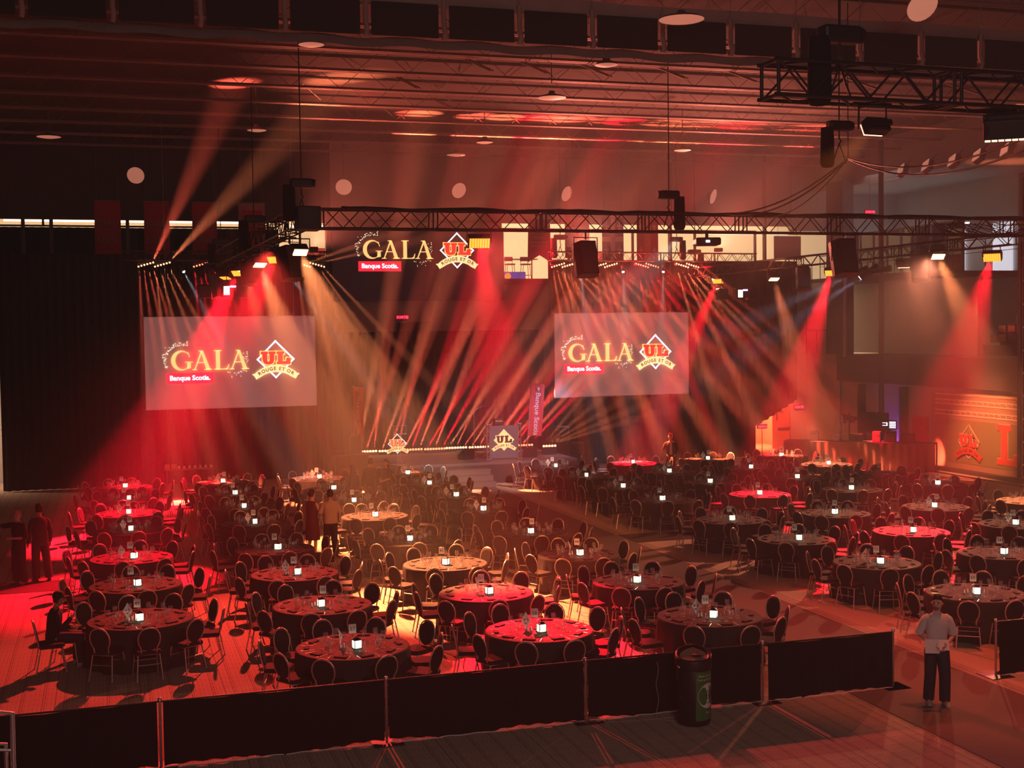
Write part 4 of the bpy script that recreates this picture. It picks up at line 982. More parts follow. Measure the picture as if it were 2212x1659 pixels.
for i in range(2): bigspk(8.02+.66*i, 48.0, 0, .64, .75, 1.24, ('tall dark subwoofer cabinet at the left end of the stage, outer one', 'tall dark subwoofer cabinet touching the left end of the stage')[i], 'subwoofer')
bigspk(8.62, 48.05, 1.24, .46, .5, .72, 'grey speaker box standing on the left subwoofers')
for i in range(2):
    s_ = bigspk(17.40+.66*i, 50.0, 0, .64, .75, 1.14, ('dark two-door cabinet right of the stage, nearer the stage', 'dark two-door cabinet right of the stage, nearer the tables')[i], 'subwoofer')
    MB().box((.48, -.03, .5), (.54, -.013, .62)).build('latch', M['alu'], s_)
bigspk(17.62, 50.05, 1.14, .46, .5, .68, 'grey speaker box standing on the right hand cabinets')
# sail banners
M['bannerred'] = mat('banner_red', (.75, .04, .05), .7)
def sail(x, y, z, w, h, lean, label, yaw):
    t = thing('sail_banner', label, 'banner', (x, y, z), yaw, 'red sponsor banners beside the stage')
    mm = Matrix.Rotation(lean, 4, 'Y')
    MB().grid(lambda u, v: tuple(mm @ Vector((-w/2+w*u*(1-.0*v), .02*sin(u*9+v*5), h*v))), 10, 12).build('cloth', M['bannerred'], t)
    MB().cyl(mm @ Vector((-w/2, .01, -z+.02 if z < 0 else -.6)), mm @ Vector((-w/2, .01, h+.05)), .018, 6).box((-.2, -.2, -.62), (.2, .2, -.58)).build('pole', M['alu'], t)
    tx = text_mb('Banque Scotia', .31, .006)
    m2 = mm @ plane_m((-.08, -.03, h*.42), (0, 0, -1), (1, 0, 0))
    MB().merge(tx, m2).build('lettering', M['paper'], t)
    g = MB()
    for a0 in (0, pi): g.tube([(.075*cos(a0+a)*(.6+.2*a), .11*.7*sin(a0+a)*(.6+.2*a), 0) for a in [k*.3 for k in range(9)]], .012, 4)
    g.lathe([(0, 0), (.045, 0), (.045, .01), (0, .01)], 10)
    MB().merge(g, mm @ plane_m((.0, -.04, h*.90), (1, 0, 0), (0, 0, 1))).build('round_logo', M['paper'], t)
sail(9.42, 50.5, 1.45, .55, 2.2, .01, 'narrow red sponsor banner at the left of the stage, turned half away', -.95)
sail(16.72, 50.5, 1.45, .62, 2.15, .085, 'leaning red sponsor banner at the right of the stage', .12)
# emblem panel with truss columns
t = thing('emblem_stand', 'dark lectern panel with gold diamond emblem between two bright truss columns', 'lectern', (14.0, 48.2, .8))
MB().bbox((.14, .0, .02), (1.24, .06, 1.30), .01).build('panel', mat('panel_grey', (.07, .065, .08), .6, emit=(.2, .17, .22), es=.12), t)  # faint panel glow stands in for front light falling on it
for x in (.06, 1.32):
    c_ = MB()
    for dx in (-.06, .06):
        for dy in (-.06, .06): c_.cyl((x+dx, dy+.05, 0), (x+dx, dy+.05, 1.36), .017, 6)
    for k in range(8):
        s0 = 1 if k % 2 else -1; z0 = .04+.16*k
        c_.cyl((x-.06*s0, -.01, z0), (x+.06*s0, -.01, z0+.16), .009, 4).cyl((x-.06*s0, .11, z0), (x+.06*s0, .11, z0+.16), .009, 4)
    c_.box((x-.1, -.05, 0), (x+.1, .15, .02)).box((x-.09, -.04, 1.35), (x+.09, .14, 1.38))
    c_.build('truss_column', M['alu'], t)
gold = emi('gold_sign', (1, .62, .25), .55, (.9, .6, .3)); dk = emi('dark_sign', (.05, .03, .04), .1)  # emblem colours glow a little in place of light on them
emblem(plane_m((.69, -.012, .74), (1, 0, 0), (0, 0, 1)), [gold, dk, gold, gold, dk], t, .0100, True)
t2 = thing('laptop_stand', 'small black box with printed top standing behind the emblem panel', 'equipment', (14.42, 48.5, .8))
MB().box((.02, .0, 0), (.30, .3, 1.30)).build('pedestal', M['blackmetal'], t2)
MB().bbox((-.02, -.03, 1.30), (.36, .25, 1.55), .015).build('case', M['black'], t2)
MB().merge(text_mb('Franklin', .085, .003), plane_m((.17, -.034, 1.44), (1, 0, 0), (0, 0, 1))).build('lettering', M['paper'], t2)
# UL sign on a thin stand
t = thing('emblem_sign', 'small cut-out red diamond emblem on a thin stand at the stage front', 'sign', (10.36, 47.75, .8))
MB().lathe([(0, 0), (.28, 0), (.28, .015), (.02, .03), (.012, .45), (0, .45)], 16).build('stand', M['alu'], t)
emblem(plane_m((0, -.01, .80), (1, 0, 0), (0, 0, 1)), [emi('wsign', (1, .9, .9), .5), emi('rsign', (1, .12, .08), .55), gold, gold, dk], t, .0088)
# music stand with thin legs, microphone stands
def micstand(x, y, z, h, label, boom=True):
    t = thing('microphone_stand', label, 'microphone stand', (x, y, z))
    f = MB()
    for a in (0, 2.1, 4.2): f.cyl((0, 0, .12), (.28*cos(a), .28*sin(a), 0), .01, 5)
    f.cyl((0, 0, .1), (0, 0, h), .012, 6)
    if boom: f.tube([(-.05, 0, h-.1), (.1, 0, h+.1), (.32, 0, h+.2)], .01, 5)
    f.build('stand', M['alu'], t); MB().cyl((.0 if not boom else .32, 0, h+(.2 if boom else 0)), (.05 if not boom else .42, 0, h+.23), .028, 8).build('microphone', M['blackmetal'], t)
micstand(14.0, 50.0, .8, 1.75, 'tall microphone stand in front of the red beams')
micstand(14.3, 49.6, .8, 1.0, 'shorter microphone stand beside the tall one')
t = thing('music_stand', 'thin music stand behind the small emblem sign', 'music stand', (10.6, 48.3, .8))
MB().cyl((0, 0, 0), (0, 0, 1.1), .012, 5).cyl((0, 0, .1), (.25, .1, 0), .01, 5).cyl((0, 0, .1), (-.25, .1, 0), .01, 5).cyl((0, 0, .1), (0, -.25, 0), .01, 5).build('stand', M['alu'], t)
MB().box((-.25, -.01, 0), (.25, .005, .02), Matrix.Translation((0, 0, 1.1))).tube([(-.22, 0, 1.12), (-.25, .08, 1.42), (.25, .08, 1.42), (.22, 0, 1.12)], .01, 5, True).build('desk', M['alu'], t)
def monitor(x, y, rz, label):
    t = thing('stage_monitor', label, 'speaker', (x, y, .8), rz, 'wedge stage monitors')
    MB().prism([(-.2, 0), (.2, 0), (.24, .14), (-.02, .36), (-.2, .30)], -.26, .26, plane_m((0, 0, 0), (0, 1, 0), (0, 0, 1))).build('cabinet', M['black'], t)
    MB().box((-.22, .0, -.012), (.22, .25, -.002), Matrix.Translation((0, .235, .14)) @ Matrix.Rotation(radians(50), 4, 'X')).build('grille', M['case'], t)
monitor(13.3, 48.7, .5, 'black wedge monitor speaker left of the emblem panel')
monitor(15.9, 48.6, -.4, 'black wedge monitor speaker right of the emblem panel')
# row of floor battens at the back of the stage
PF = 110000
xx = 9.95; i = 0
FB = [(0, 'a'), (1, 'a'), (2, 'r'), (3, 'r'), (4, 'a'), (5, 'a'), (6, 'r'), (7, 'r')]
for i, kd in FB:
    x = 9.98+.95*i; y = 52.0 - (.12 if i % 2 else 0)
    t = thing('floor_beam_batten', 'row of small uplighting bulbs along the stage back, %s unit from the left' % ORD[i], 'stage light', (x, y, .8), 0, 'floor beam battens along the stage back')
    MB().bbox((-.45, -.07, 0), (.45, .07, .12), .02).build('housing', M['black'], t)
    for k in range(8):
        MB().lathe([(0, .20), (.035, .19), (.05, .155), (.04, .12)], 8, (-.41+.117*k, -.02, 0)).build('bulb', M['bulb_a' if kd == 'a' else 'bulb_r'], t)
    for k in range(3):
        px_ = -.32+.32*k; j = i*3+k
        tx = x + px_ + .8 + j*.17 + .8*sin(j*2.3); cc = (PNK if j % 3 else AMB) if kd == 'a' else (RED if j % 2 else PNK)
        lamp('SPOT', (x+px_, y-.05, 1.02), cc, PF*(.7 if kd == 'a' else 1.3), (tx, 50.0, 6.6), 6.5, .6, .03, t)
t = thing('floor_beam_batten', 'row of amber bulbs fanning to the right from the stage end', 'stage light', (16.9, 49.2, .8), 0, 'floor beam battens along the stage back')
MB().bbox((-.3, -.07, 0), (.3, .07, .3), .02).build('housing', M['black'], t)
for k in range(5):
    MB().lathe([(0, .08), (.035, .07), (.05, .035), (.04, 0)], 8, (-.24+.12*k, -.02, .30)).build('bulb', M['bulb_a'], t)
    lamp('SPOT', (16.7+.12*k, 49.15, 1.25), AMB, 22000, (19.6+1.2*k, 47.2, 5.4-.5*k), 8, 1.0, .03, t)
t = thing('floor_rig', 'low row of small unlit lamps on the floor at the foot of the left curtain', 'stage light', (2.0, 51.2, 0))
MB().bbox((0, -.1, .60), (1.9, .1, .66), .01).build('shelf', M['case'], t)
for x in (.1, 1.8): MB().cyl((x, 0, 0), (x, 0, .6), .03, 6).build('leg', M['case'], t)
for k in range(7): MB().lathe([(0, 0), (.06, 0), (.06, .05), (.02, .12), (0, .12)], 8, (.55+.2*k, 0, .66)).build('lamp_head', M['paper'], t)
MB().box((.02, -.1, .66), (.22, .1, .86)).box((.27, -.1, .66), (.47, .1, .86)).build('control_box', M['steel'], t)

# ------------------------------------------------------------ banners and flags in front of the windows
M['bann'] = mat('banner_dark_red', (.55, .03, .05), .8); M['bannlet'] = mat('banner_letters', (.42, .30, .28), .8); M['bannpink'] = mat('banner_pink', (.55, .35, .33), .8)
for i, (x0, x1, l1, l2, lb) in enumerate([(-.31, .69, 'CIAU', 'USIC', 'leftmost'), (1.58, 2.57, 'CIAU', 'USIC', 'second'), (3.46, 4.44, 'CIAU', 'USIC', 'third'), (5.31, 6.38, 'CIAU', 'USIC', 'pale-bordered')]):
    w = x1-x0; t = thing('championship_banner', '%s dark red hanging banner over the left curtain' % (lb if i else 'leftmost'), 'banner', (x0, 54.25, 8.5), 0, 'championship banners over the left curtain')
    MB().grid(lambda u, v: (w*u, .03*sin(u*7+v*3), 2.65*v), 8, 6).build('cloth', M['bann' if i < 3 else 'bannpink'], t)
    if i == 3: MB().box((.12, -.06, .1), (w-.12, -.05, 2.35)).build('inner_field', M['bann'], t)
    MB().cyl((-.03, -.03, 2.66), (w+.03, -.03, 2.66), .02, 6).cyl((.1, -.03, 2.66), (.1, -.03, 5.4), .008, 4).cyl((w-.1, -.03, 2.66), (w-.1, -.03, 5.4), .008, 4).build('rod', M['steel'], t)
    if i < 3: MB().merge(text_mb(l1, .36, .005), plane_m((w/2, -.06, 1.65), (1, 0, 0), (0, 0, 1))).merge(text_mb(l2, .36, .005), plane_m((w/2, -.06, 1.0), (1, 0, 0), (0, 0, 1))).box((.12, -.05, 1.5), (w-.12, -.045, 1.53)).build('lettering', M['bannlet'], t)
def hang(name, label, x0, x1, z0, z1, parts, y=54.3):
    w, h = x1-x0, z1-z0; t = thing(name, label, 'flag', (x0, y, z0))
    for nm, col, polys in parts:
        mb = MB()
        for p in polys: mb.prism([(a*w, b*h) for a, b in p[0]], p[1]*.006, p[1]*.006+.005)
        m2 = MB().merge(mb, plane_m((0, 0, 0), (1, 0, 0), (0, 0, 1))); m2.build(nm, mat('flag_'+nm, col, .8), t)
    MB().cyl((-.02, -.02, h), (w+.02, -.02, h), .018, 6).cyl((.1, -.02, h), (.1, -.02, 13.9-z0), .008, 4).cyl((w-.1, -.02, h), (w-.1, -.02, 13.9-z0), .008, 4).build('rod', M['steel'], t)
R4 = lambda a, b, c, d: [(a, b), (c, b), (c, d), (a, d)]
maple = [(0, -1), (.08, -.3), (.6, -.42), (.5, -.2), (1, .15), (.82, .25), (.88, .55), (.55, .45), (.45, .6), (.2, .35), (.3, .85), (.12, .75), (0, 1.05)]
maple = maple + [(-x, y) for x, y in maple[::-1][1:-1]]
hang('canada_flag', 'hanging red and white flag with a red maple leaf', 19.5, 20.65, 8.95, 10.8, [('white', (.7, .68, .66), [(R4(0, 0, 1, 1), 0)]), ('red', (.6, .02, .03), [(R4(0, 0, 1, .26), 1), (R4(0, .74, 1, 1), 1), ([(.5+x*.26, .5+y*.15) for x, y in maple], 2)])])
fleur = lambda cx_, cy_, s: [([(cx_, cy_+s), (cx_+.3*s, cy_+.2*s), (cx_+.12*s, cy_-.1*s), (cx_+.1*s, cy_-.9*s), (cx_-.1*s, cy_-.9*s), (cx_-.12*s, cy_-.1*s), (cx_-.3*s, cy_+.2*s)], 3), ([(cx_+.2*s, cy_-.1*s), (cx_+.55*s, cy_+.5*s), (cx_+.85*s, cy_+.1*s), (cx_+.5*s, cy_+.05*s)], 3), ([(cx_-.2*s, cy_-.1*s), (cx_-.5*s, cy_+.05*s), (cx_-.85*s, cy_+.1*s), (cx_-.55*s, cy_+.5*s)], 3), (R4(cx_-.45*s, cy_-.38*s, cx_+.45*s, cy_-.24*s), 3)]
hang('quebec_flag', 'hanging blue flag with a white cross and fleurs-de-lis', 21.26, 22.29, 8.85, 10.75, [('blue', (.02, .05, .32), [(R4(0, 0, 1, 1), 0)]), ('cross', (.7, .7, .72), [(R4(.40, 0, .60, 1), 2), (R4(0, .44, 1, .56), 2)] + fleur(.2, .78, .15) + fleur(.8, .78, .15) + fleur(.2, .22, .15) + fleur(.8, .22, .15))])
hang('university_flag', 'hanging dark red flag with a gold middle band', 22.93, 23.98, 8.85, 10.75, [('crimson', (.42, .03, .03), [(R4(0, 0, 1, 1), 0)]), ('gold', (.75, .45, .04), [(R4(.36, 0, .64, 1), 2)]), ('marks', (.7, .55, .45), fleur(.18, .78, .12) + fleur(.82, .78, .12) + fleur(.18, .22, .12) + fleur(.82, .22, .12) + [([(.5, .55), (.58, .5), (.5, .43), (.42, .5)], 4)])])
t = thing('basketball_banner', 'brown pointed banner reading BASKETBALL before the lounge window', 'banner', (17.75, 54.3, 8.75))
MB().prism([(0, 0), (.55, .32), (1.1, 0), (1.05, 1.9), (.05, 1.9)], 0, .01, plane_m((0, 0, 0), (1, 0, 0), (0, 0, 1))).build('cloth', mat('banner_brown', (.22, .07, .06), .8), t); MB().cyl((0, -.01, 1.9), (1.1, -.01, 1.9), .018, 6).cyl((.2, -.01, 1.9), (.2, -.01, 5.15), .008, 4).cyl((.9, -.01, 1.9), (.9, -.01, 5.15), .008, 4).build('rod', M['steel'], t)
MB().merge(text_mb('BASKETBALL', .155, .002), plane_m((.55, -.02, 1.3), (1, 0, 0), (0, 0, 1))).merge(text_mb('FEMININ', .13), plane_m((.55, -.02, 1.05), (1, 0, 0), (0, 0, 1))).box((.1, -.02, .86), (1.0, -.011, .89)).merge(text_mb('ROUGE ET OR', .12), plane_m((.55, -.02, .68), (1, 0, 0), (0, 0, 1))).build('lettering', M['bannlet'], t)
solo(MB().box((24.5, 54.2, 8.0), (24.62, 54.4, 13.9)).box((29.3, 54.2, 8), (29.4, 54.4, 13.9)), 'window_post', M['frame'], 'slim dark post before the lounge windows right of the gold banded flag', 'post')
solo(MB().box((29.8, 54.2, 8.9), (31.2, 54.24, 10.0)).cyl((30, 54.22, 10), (30, 54.22, 13.9), .01, 4).cyl((31, 54.22, 10), (31, 54.22, 13.9), .01, 4), 'hanging_cloth', M['bannpink'], 'pale reddish cloth hanging at the corner before the gallery', 'cloth')

# ------------------------------------------------------------ right hand end: doorway, bar with equipment, mural
struct(MB().box((28.2, 55.2, 0), (28.3, 58, 2.3)).box((31, 55.2, 0), (31.1, 58, 2.3)).box((28.2, 57.8, 0), (31.1, 57.9, 2.3)).box((28.2, 55.2, 2.25), (31.1, 58, 2.35)), 'wall_passage', mat('passage_wall', (.75, .35, .25), .7))
t = struct(MB().bbox((29.95, 54.7, .02), (30.85, 54.76, 2.1), .01), 'door_1', mat('door_red', (.7, .28, .18), .5))
MB().box((30.2, 54.68, .95), (30.85, 54.62, 1.02)).build('push_bar', M['alu'], t); MB().box((30.15, 54.69, 1.35), (30.2, 54.7, 1.9)).build('window_slot', M['black'], t)
MB().bbox((30.3, 54.66, 1.72), (30.5, 54.69, 1.78), .01).build('closer', M['alu'], t)
lamp('AREA', (29.6, 56.3, 2.2), (1, .20, .07), 260, (29.6, 56.3, 0), sx=1.8, sy=1.5, name='passage_light')
lamp('SPOT', (29.2, 52.3, 3.6), (1, .12, .06), 500, (30.2, 54.9, 1.2), 60, .5, .1, name='door_light')
t = thing('exit_sign_stand', 'small red SORTIE sign on a thin post before the right curtain', 'exit sign', (27.4, 51.0, 0))
MB().cyl((0, 0, 0), (0, 0, 1.35), .02, 6).lathe([(0, 0), (.2, 0), (.2, .02), (0, .02)], 12).build('post', M['steel'], t)
MB().bbox((-.24, -.04, 1.32), (.24, .04, 1.52), .01).build('housing', M['redpaint'], t)
MB().merge(text_mb('SORTIE', .13, .004), plane_m((0, -.045, 1.375), (1, 0, 0), (0, 0, 1))).build('lettering', M['exitred'], t)
exit_sign(31.45, 54.85, 1.95, .45, 'dim red exit sign on the wall just right of the lit doorway')
exit_sign(31.7, 49.2, 10.7, .45, 'small bright red exit sign above the gallery windows')
t = thing('skirted_counter', 'long dark cloth-skirted counter at the right end of the hall', 'counter', (26.4, 47.3, 0), atan2(43.45-47.3, 30.9-26.4))
Lc = sqrt(4.5**2+3.85**2)
MB().grid(lambda u, v: (Lc*u, .03*sin(u*120)*(1-v), .01+1.1*v), 160, 1).grid(lambda u, v: (Lc+.02, .8*u, .01+1.1*v), 10, 1).grid(lambda u, v: (0, .8*u, .01+1.1*v), 10, 1).build('skirt', mat('counter_skirt', (.10, .06, .05), .9), t)
MB().bbox((0, 0, 1.08), (Lc, .8, 1.13), .01).build('countertop', M['walldark'], t)
for i, (a, b, w, d, h, lb) in enumerate([(1.0, .2, .35, .3, .38, 'pale crumpled box at the left end of the skirted counter'), (1.9, .3, .3, .3, .26, 'pale bag at the left part of the skirted counter'), (3.5, .2, .32, .35, .42, 'grey equipment case under the display on the counter'), (4.0, .2, .4, .4, .45, 'black equipment rack in the middle of the counter'), (4.6, .25, .5, .4, .35, 'black covered gear at the right part of the counter'), (2.6, .3, .5, .3, .3, 'dark bundle beside the pale bag on the counter')]):
    ca = t.rotation_euler[2]; p = Vector((26.4, 47.3, 1.13)) + Vector((cos(ca)*a-sin(ca)*b, sin(ca)*a+cos(ca)*b, 0))
    q = thing('equipment_case', lb, 'equipment', p, ca); MB().bbox((0, 0, 0), (w, d, h), .05 if i < 2 else .02).build('case', M['paper' if i < 2 else ('steel' if i == 2 else 'black')], q)
    MB().tube([(w*.3, -.01, h*.7), (w*.3, -.03, h*.8), (w*.7, -.03, h*.8), (w*.7, -.01, h*.7)], .008, 4).build('handle', M['steel'], q)
p = Vector((29.55, 45.1, 1.58)); t = thing('monitor_display', 'small lit display standing on the counter before the dark screen', 'display', p, -.75)
MB().bbox((0, 0, .06), (.62, .04, .42), .01).box((.25, -.05, 0), (.37, .1, .06)).build('case', M['black'], t)
dm = MB()
for k in range(4): dm.box((.32, -.006, .11+.07*k), (.57, -.002, .16+.07*k))
dm.box((.05, -.006, .3), (.25, -.002, .33)).box((.05, -.006, .2), (.25, -.002, .23)).box((.2, -.006, .2), (.25, -.002, .33)); dm.build('picture', emi('display_pic', (.85, .8, 1), 1.0), t)
t = thing('television', 'large dark blank screen on a stand behind the counter', 'screen', (30.9, 47.8, 0), -1.15)
MB().bbox((-.75, 0, 1.25), (.75, .08, 2.12), .02).build('screen', M['black'], t); MB().cyl((0, .1, 0), (0, .1, 1.4), .04, 8).box((-.4, -.2, 0), (.4, .4, .03)).build('stand', M['steel'], t)
t = thing('step_ladder', 'narrow pale step ladder behind the counter', 'ladder', (29.9, 48.6, 0))
lm = MB().cyl((-.18, 0, 0), (-.1, .2, 1.95), .02, 6).cyl((.22, 0, 0), (.14, .2, 1.95), .02, 6).cyl((-.18, .7, 0), (-.1, .25, 1.95), .015, 6).cyl((.22, .7, 0), (.14, .25, 1.95), .015, 6)
for k in range(6): lm.box((-.18+.01*k, .03*k, .3*k+.2), (.22-.01*k, .03*k+.08, .3*k+.225))
lm.build('frame', M['alu'], t)
t = thing('light_stand', 'dark bundle of lamps and cables on a stand behind the counter', 'stand', (30.9, 49.6, 0))
MB().cyl((0, 0, 0), (0, 0, 2.0), .03, 6).cyl((0, 0, .4), (.4, .2, 0), .02, 5).cyl((0, 0, .4), (-.4, .2, 0), .02, 5).cyl((0, 0, .4), (0, -.4, 0), .02, 5).build('stand', M['black'], t)
for k in range(4): MB().bbox((-.35+.2*k, -.1, 1.55+.1*(k % 2)), (-.18+.2*k, .1, 1.95-.05*k), .04).build('lamp_head', M['walldark'], t)
struct(MB().box((WX-.06, 45.45, 0), (WX-.01, 46.45, 2.0)), 'door_2', M['redpaint'])
solo(MB().box((WX-.35, 46.8, .0), (WX-.02, 47.0, 3.2)).box((WX-.35, 50.0, 0), (WX-.02, 50.15, 3.2)), 'wall_pilaster', M['walldark'], 'thin dark vertical strips on the pale right wall behind the counter', 'wall strip')
lamp('SPOT', (31.3, 47.4, .3), (.35, .12, 1), 60, (32, 47.6, 1.6), 80, .8, .05, name='violet_uplight')
# mural on the lower right wall
t = thing('wall_mural', 'large painted mural with red emblem and letter on the lower right wall', 'mural', (WX-.02, 45.2, 0))
MB().box((-.03, -14, .1), (0, 0, 3.1)).build('board', mat('mural_wall', (.40, .28, .18), .8, noise=.1, scale=3), t)
MB().box((-.04, -13, .35), (-.03, -1.0, 2.05)).build('green_field', mat('mural_green', (.26, .24, .10), .8), t)
mp = plane_m((-.05, -2.45, 1.22), (0, -1, 0), (0, 0, 1))
mr = mat('mural_red', (.70, .10, .06), .8); mo = mat('mural_line', (.8, .6, .4), .8)
emblem(mp, [mo, mr, mo, mr, mat('mural_dark', (.1, .05, .03), .8)], t, .0165)
# slab letters after the emblem
Lg = MB(); flat(Lg, [(0, 0), (1.15, 0), (1.15, .42), (.95, .42), (.90, .22), (.58, .22), (.58, 1.28), (.78, 1.28), (.78, 1.5), (.02, 1.5), (.02, 1.28), (.22, 1.28), (.22, .22), (0, .22)], .02)
ol = MB(); stroke(ol, [(0, 0), (1.15, 0), (1.15, .42), (.95, .42), (.90, .22), (.58, .22), (.58, 1.28), (.78, 1.28), (.78, 1.5), (.02, 1.5), (.02, 1.28), (.22, 1.28), (.22, .22), (0, .22)], .05, 0)
ol = MB().merge(ol, Matrix.Scale(.02, 4, (0, 0, 1)))
MB().merge(Lg, plane_m((-.05, -4.15, .52), (0, -1, 0), (0, 0, 1))).build('large_letter', mr, t); MB().merge(ol, plane_m((-.045, -4.15, .52), (0, -1, 0), (0, 0, 1))).build('letter_outline', mo, t)
orn = MB()
for z in (2.2, 2.36, 2.62, 2.78, 3.0): orn.box((-.05, -14, z), (-.03, -.3, z+.05))
for k in range(38):
    for z in (2.29, 2.70): orn.tube([(-.04, -.5-.34*k+.12*cos(a)*(1-a/9), z+.05*sin(a)) for a in [q*.8 for q in range(8)]], .015, 4)
orn.build('ornament_bands', mo, t)
struct(MB().box((WX-.5, 20, 0), (WX-.05, 45.2, .12)).box((WX-1.1, 20, 0), (WX-.9, 44.6, .03)), 'trim_90', M['walldark'])

# ------------------------------------------------------------ barrier of posts and black drape, litter bin, railing
def post(x, y=18.0, lb=''):
    t = thing('barrier_post', 'pale metal barrier post %s' % lb, 'post', (x, y, 0), 0, 'barrier posts')
    MB().cyl((0, 0, .01), (0, 0, .92), .019, 8).build('pole', M['alu'], t); MB().lathe([(.03, .90), (.03, .94), (.015, .955), (0, .955)], 8).build('cap', M['alu'], t)
    MB().bbox((-.22, -.22, 0), (.22, .22, .012), .004).build('base_plate', M['black'], t)
px_list = [(-2.5, 'beyond the left edge'), (.57, 'nearest the left edge of the barrier'), (3.68, 'in front of table card 57'), (6.71, 'between the tables with cards 57 and 58'), (9.66, 'just right of the litter bin'), (12.01, 'at the right end of the long barrier'), (13.98, 'across the aisle gap, behind the walking man'), (17.0, 'beyond the right edge')]
for x, lb in px_list: post(x, 18.0, lb)
def fence(x0, x1, lb, y=18.0, seed=1):
    r_ = random.Random(seed); ph = r_.uniform(0, 6); w = x1-x0
    t = thing('barrier_drape', lb, 'barrier drape', (x0, y, 0), 0, 'black drapes of the barrier')
    MB().grid(lambda u, v: (.04+(w-.08)*u, -.02+.025*sin(u*w*22+ph)*(1.1-v)+.015*sin(u*w*7), .03+.02*sin(u*w*3+ph)+(.87-.02*sin(u*w*3+ph))*v - .012*sin(pi*u)), int(w*30), 5).build('cloth', M['drape'], t)
    MB().cyl((0, 0, .90), (w, 0, .90), .014, 6).build('top_rail', M['black'], t)
    MB().tube([(.04+(w-.08)*k/40, -.05, .012+.006*sin(k*1.1+ph)) for k in range(41)], .009, 4).build('hem', M['paper'], t)
fence(-2.5, .57, 'barrier drape section running out of the left edge', seed=1); fence(.57, 3.68, 'barrier drape section between the first two posts from the left', seed=2)
fence(3.68, 6.71, 'barrier drape section in front of the table with card 57', seed=3); fence(6.71, 9.66, 'barrier drape section behind the litter bin', seed=4)
fence(9.70, 12.01, 'barrier drape section right of the litter bin, ending at the aisle', seed=5); fence(13.98, 17.0, 'barrier drape section beyond the walking man at the right edge', seed=6)
t = thing('litter_bin', 'round black litter bin with a green and white front panel', 'litter bin', (8.17, 17.35, 0))
MB().lathe([(0, .02), (.24, .02), (.25, .05), (.25, .86), (.24, .88), (0, .88)], 32).build('body', M['black'], t)
lid = MB()
n = 32
def lidz(a, r): return 1.0 + .13*max(0, 1-abs(((a-1.2+pi) % (2*pi))-pi)/2.6)**1.0
vs = []; 
for rr, k in ((.27, 'b'), (.275, 'm'), (.262, 't'), (.20, 'i')):
    for i in range(n):
        a = 2*pi*i/n; z = {'b': .84, 'm': .97, 't': lidz(a, 0), 'i': lidz(a, 0)-.05}[k]; vs.append((rr*cos(a), rr*sin(a), z))
fs = [(j*n+i, j*n+(i+1) % n, (j+1)*n+(i+1) % n, (j+1)*n+i) for j in range(3) for i in range(n)]; lid.add(vs, fs, True)
lid.build('lid', M['black'], t)
ld = MB(); vs = [(0.02, 0, .99)]+[(.20*cos(2*pi*i/n), .20*sin(2*pi*i/n), lidz(2*pi*i/n, 0)-.045) for i in range(n)]
ld.add(vs, [(0, i+1, (i+1) % n+1) for i in range(n)], True); ld.build('lid_dish', mat('bin_brown', (.42, .25, .17), .45), t)
MB().lathe([(.085, .0), (.085, .006), (0, .006)], 16, (.05, -.04, 1.025)).build('opening', M['ink'], t)
gp = MB(); a0, a1 = radians(-108), radians(-12)
def cylp(a, z, r=.253): return (r*cos(a), r*sin(a), z)
gp.grid(lambda u, v: cylp(a0+(a1-a0)*u, .10+.72*v), 16, 1)
gp.build('front_panel', mat('bin_green', (.05, .20, .045), .5), t)
wc = MB(); ac = radians(-60)
vs = [cylp(ac, .46, .2555)]+[cylp(ac+.185*cos(q)/.2555, .46+.185*sin(q), .2555) for q in [2*pi*i/28 for i in range(28)]]
wc.add(vs, [(0, i+1, (i+1) % 28+1) for i in range(28)]); wc.build('white_disc', M['white'], t)
def wrap(mb, a, z, r=.257):
    out = MB(); out.f = mb.f; out.sm = mb.sm; out.v = [cylp(a+x/.2555, z+y, r+zz) for x, y, zz in mb.v]; return out
ic = MB().tube([(-.03, -.02, 0), (-.03, .06, 0), (-.01, .08, 0), (.02, .08, 0), (.03, .06, 0), (.03, -.02, 0), (.02, -.03, 0), (-.02, -.03, 0)], .004, 4, True).tube([(.02, .08, 0), (.04, .10, 0), (.03, .14, 0), (0, .17, 0)], .004, 4)
wrap(ic, ac, .45).build('bottle_icon', M['ink'], t); wrap(text_mb('Consigne', .045), ac, .345).build('disc_lettering', M['ink'], t)
wrap(text_mb('Rien ne se perd', .05, .001), ac-.05, .745).build('upper_lettering', M['white'], t); wrap(text_mb('Tout se transforme', .046, .001), ac-.05, .69).build('upper_lettering', M['white'], t); wrap(text_mb('Merci', .045), ac, .20).build('lower_lettering', M['white'], t)
MB().lathe([(0, 0), (.03, 0), (.03, .03), (0, .04)], 8, (-.26, -.06, .86)).cyl((-.25, -.1, .45), (-.25, -.14, .42), .008, 5).build('lock', M['alu'], t)
solo(MB().tube([(7.75+.02*sin(k), 17.72, .86-.86*k/12) for k in range(13)]+[(7.8, 17.6, .006), (8.0, 17.5, .006)], .005, 4).tube([(6.9, 17.8, .006), (7.3, 17.75, .006), (7.8, 17.7, .006), (8.1, 17.72, .006)], .006, 4), 'thin_cable', M['bannpink'], 'thin pale cable running down the drape beside the litter bin', 'cable')
t = thing('hand_rail', 'pale tubular handrail at the bottom left corner', 'railing', (-.9, 10, 0))
MB().tube([(-.6, -.2, 3.35), (.18, 0, 3.13), (.17, 0, 1.4)], .02, 8).build('upper_rail', M['alu'], t)
MB().tube([(-.6, -.2, 3.06), (.13, 0, 2.91), (.13, 0, 1.4)], .016, 8).tube([(-.6, -.2, 3.03), (.17, 0, 2.86)], .012, 8).build('lower_rail', M['alu'], t)
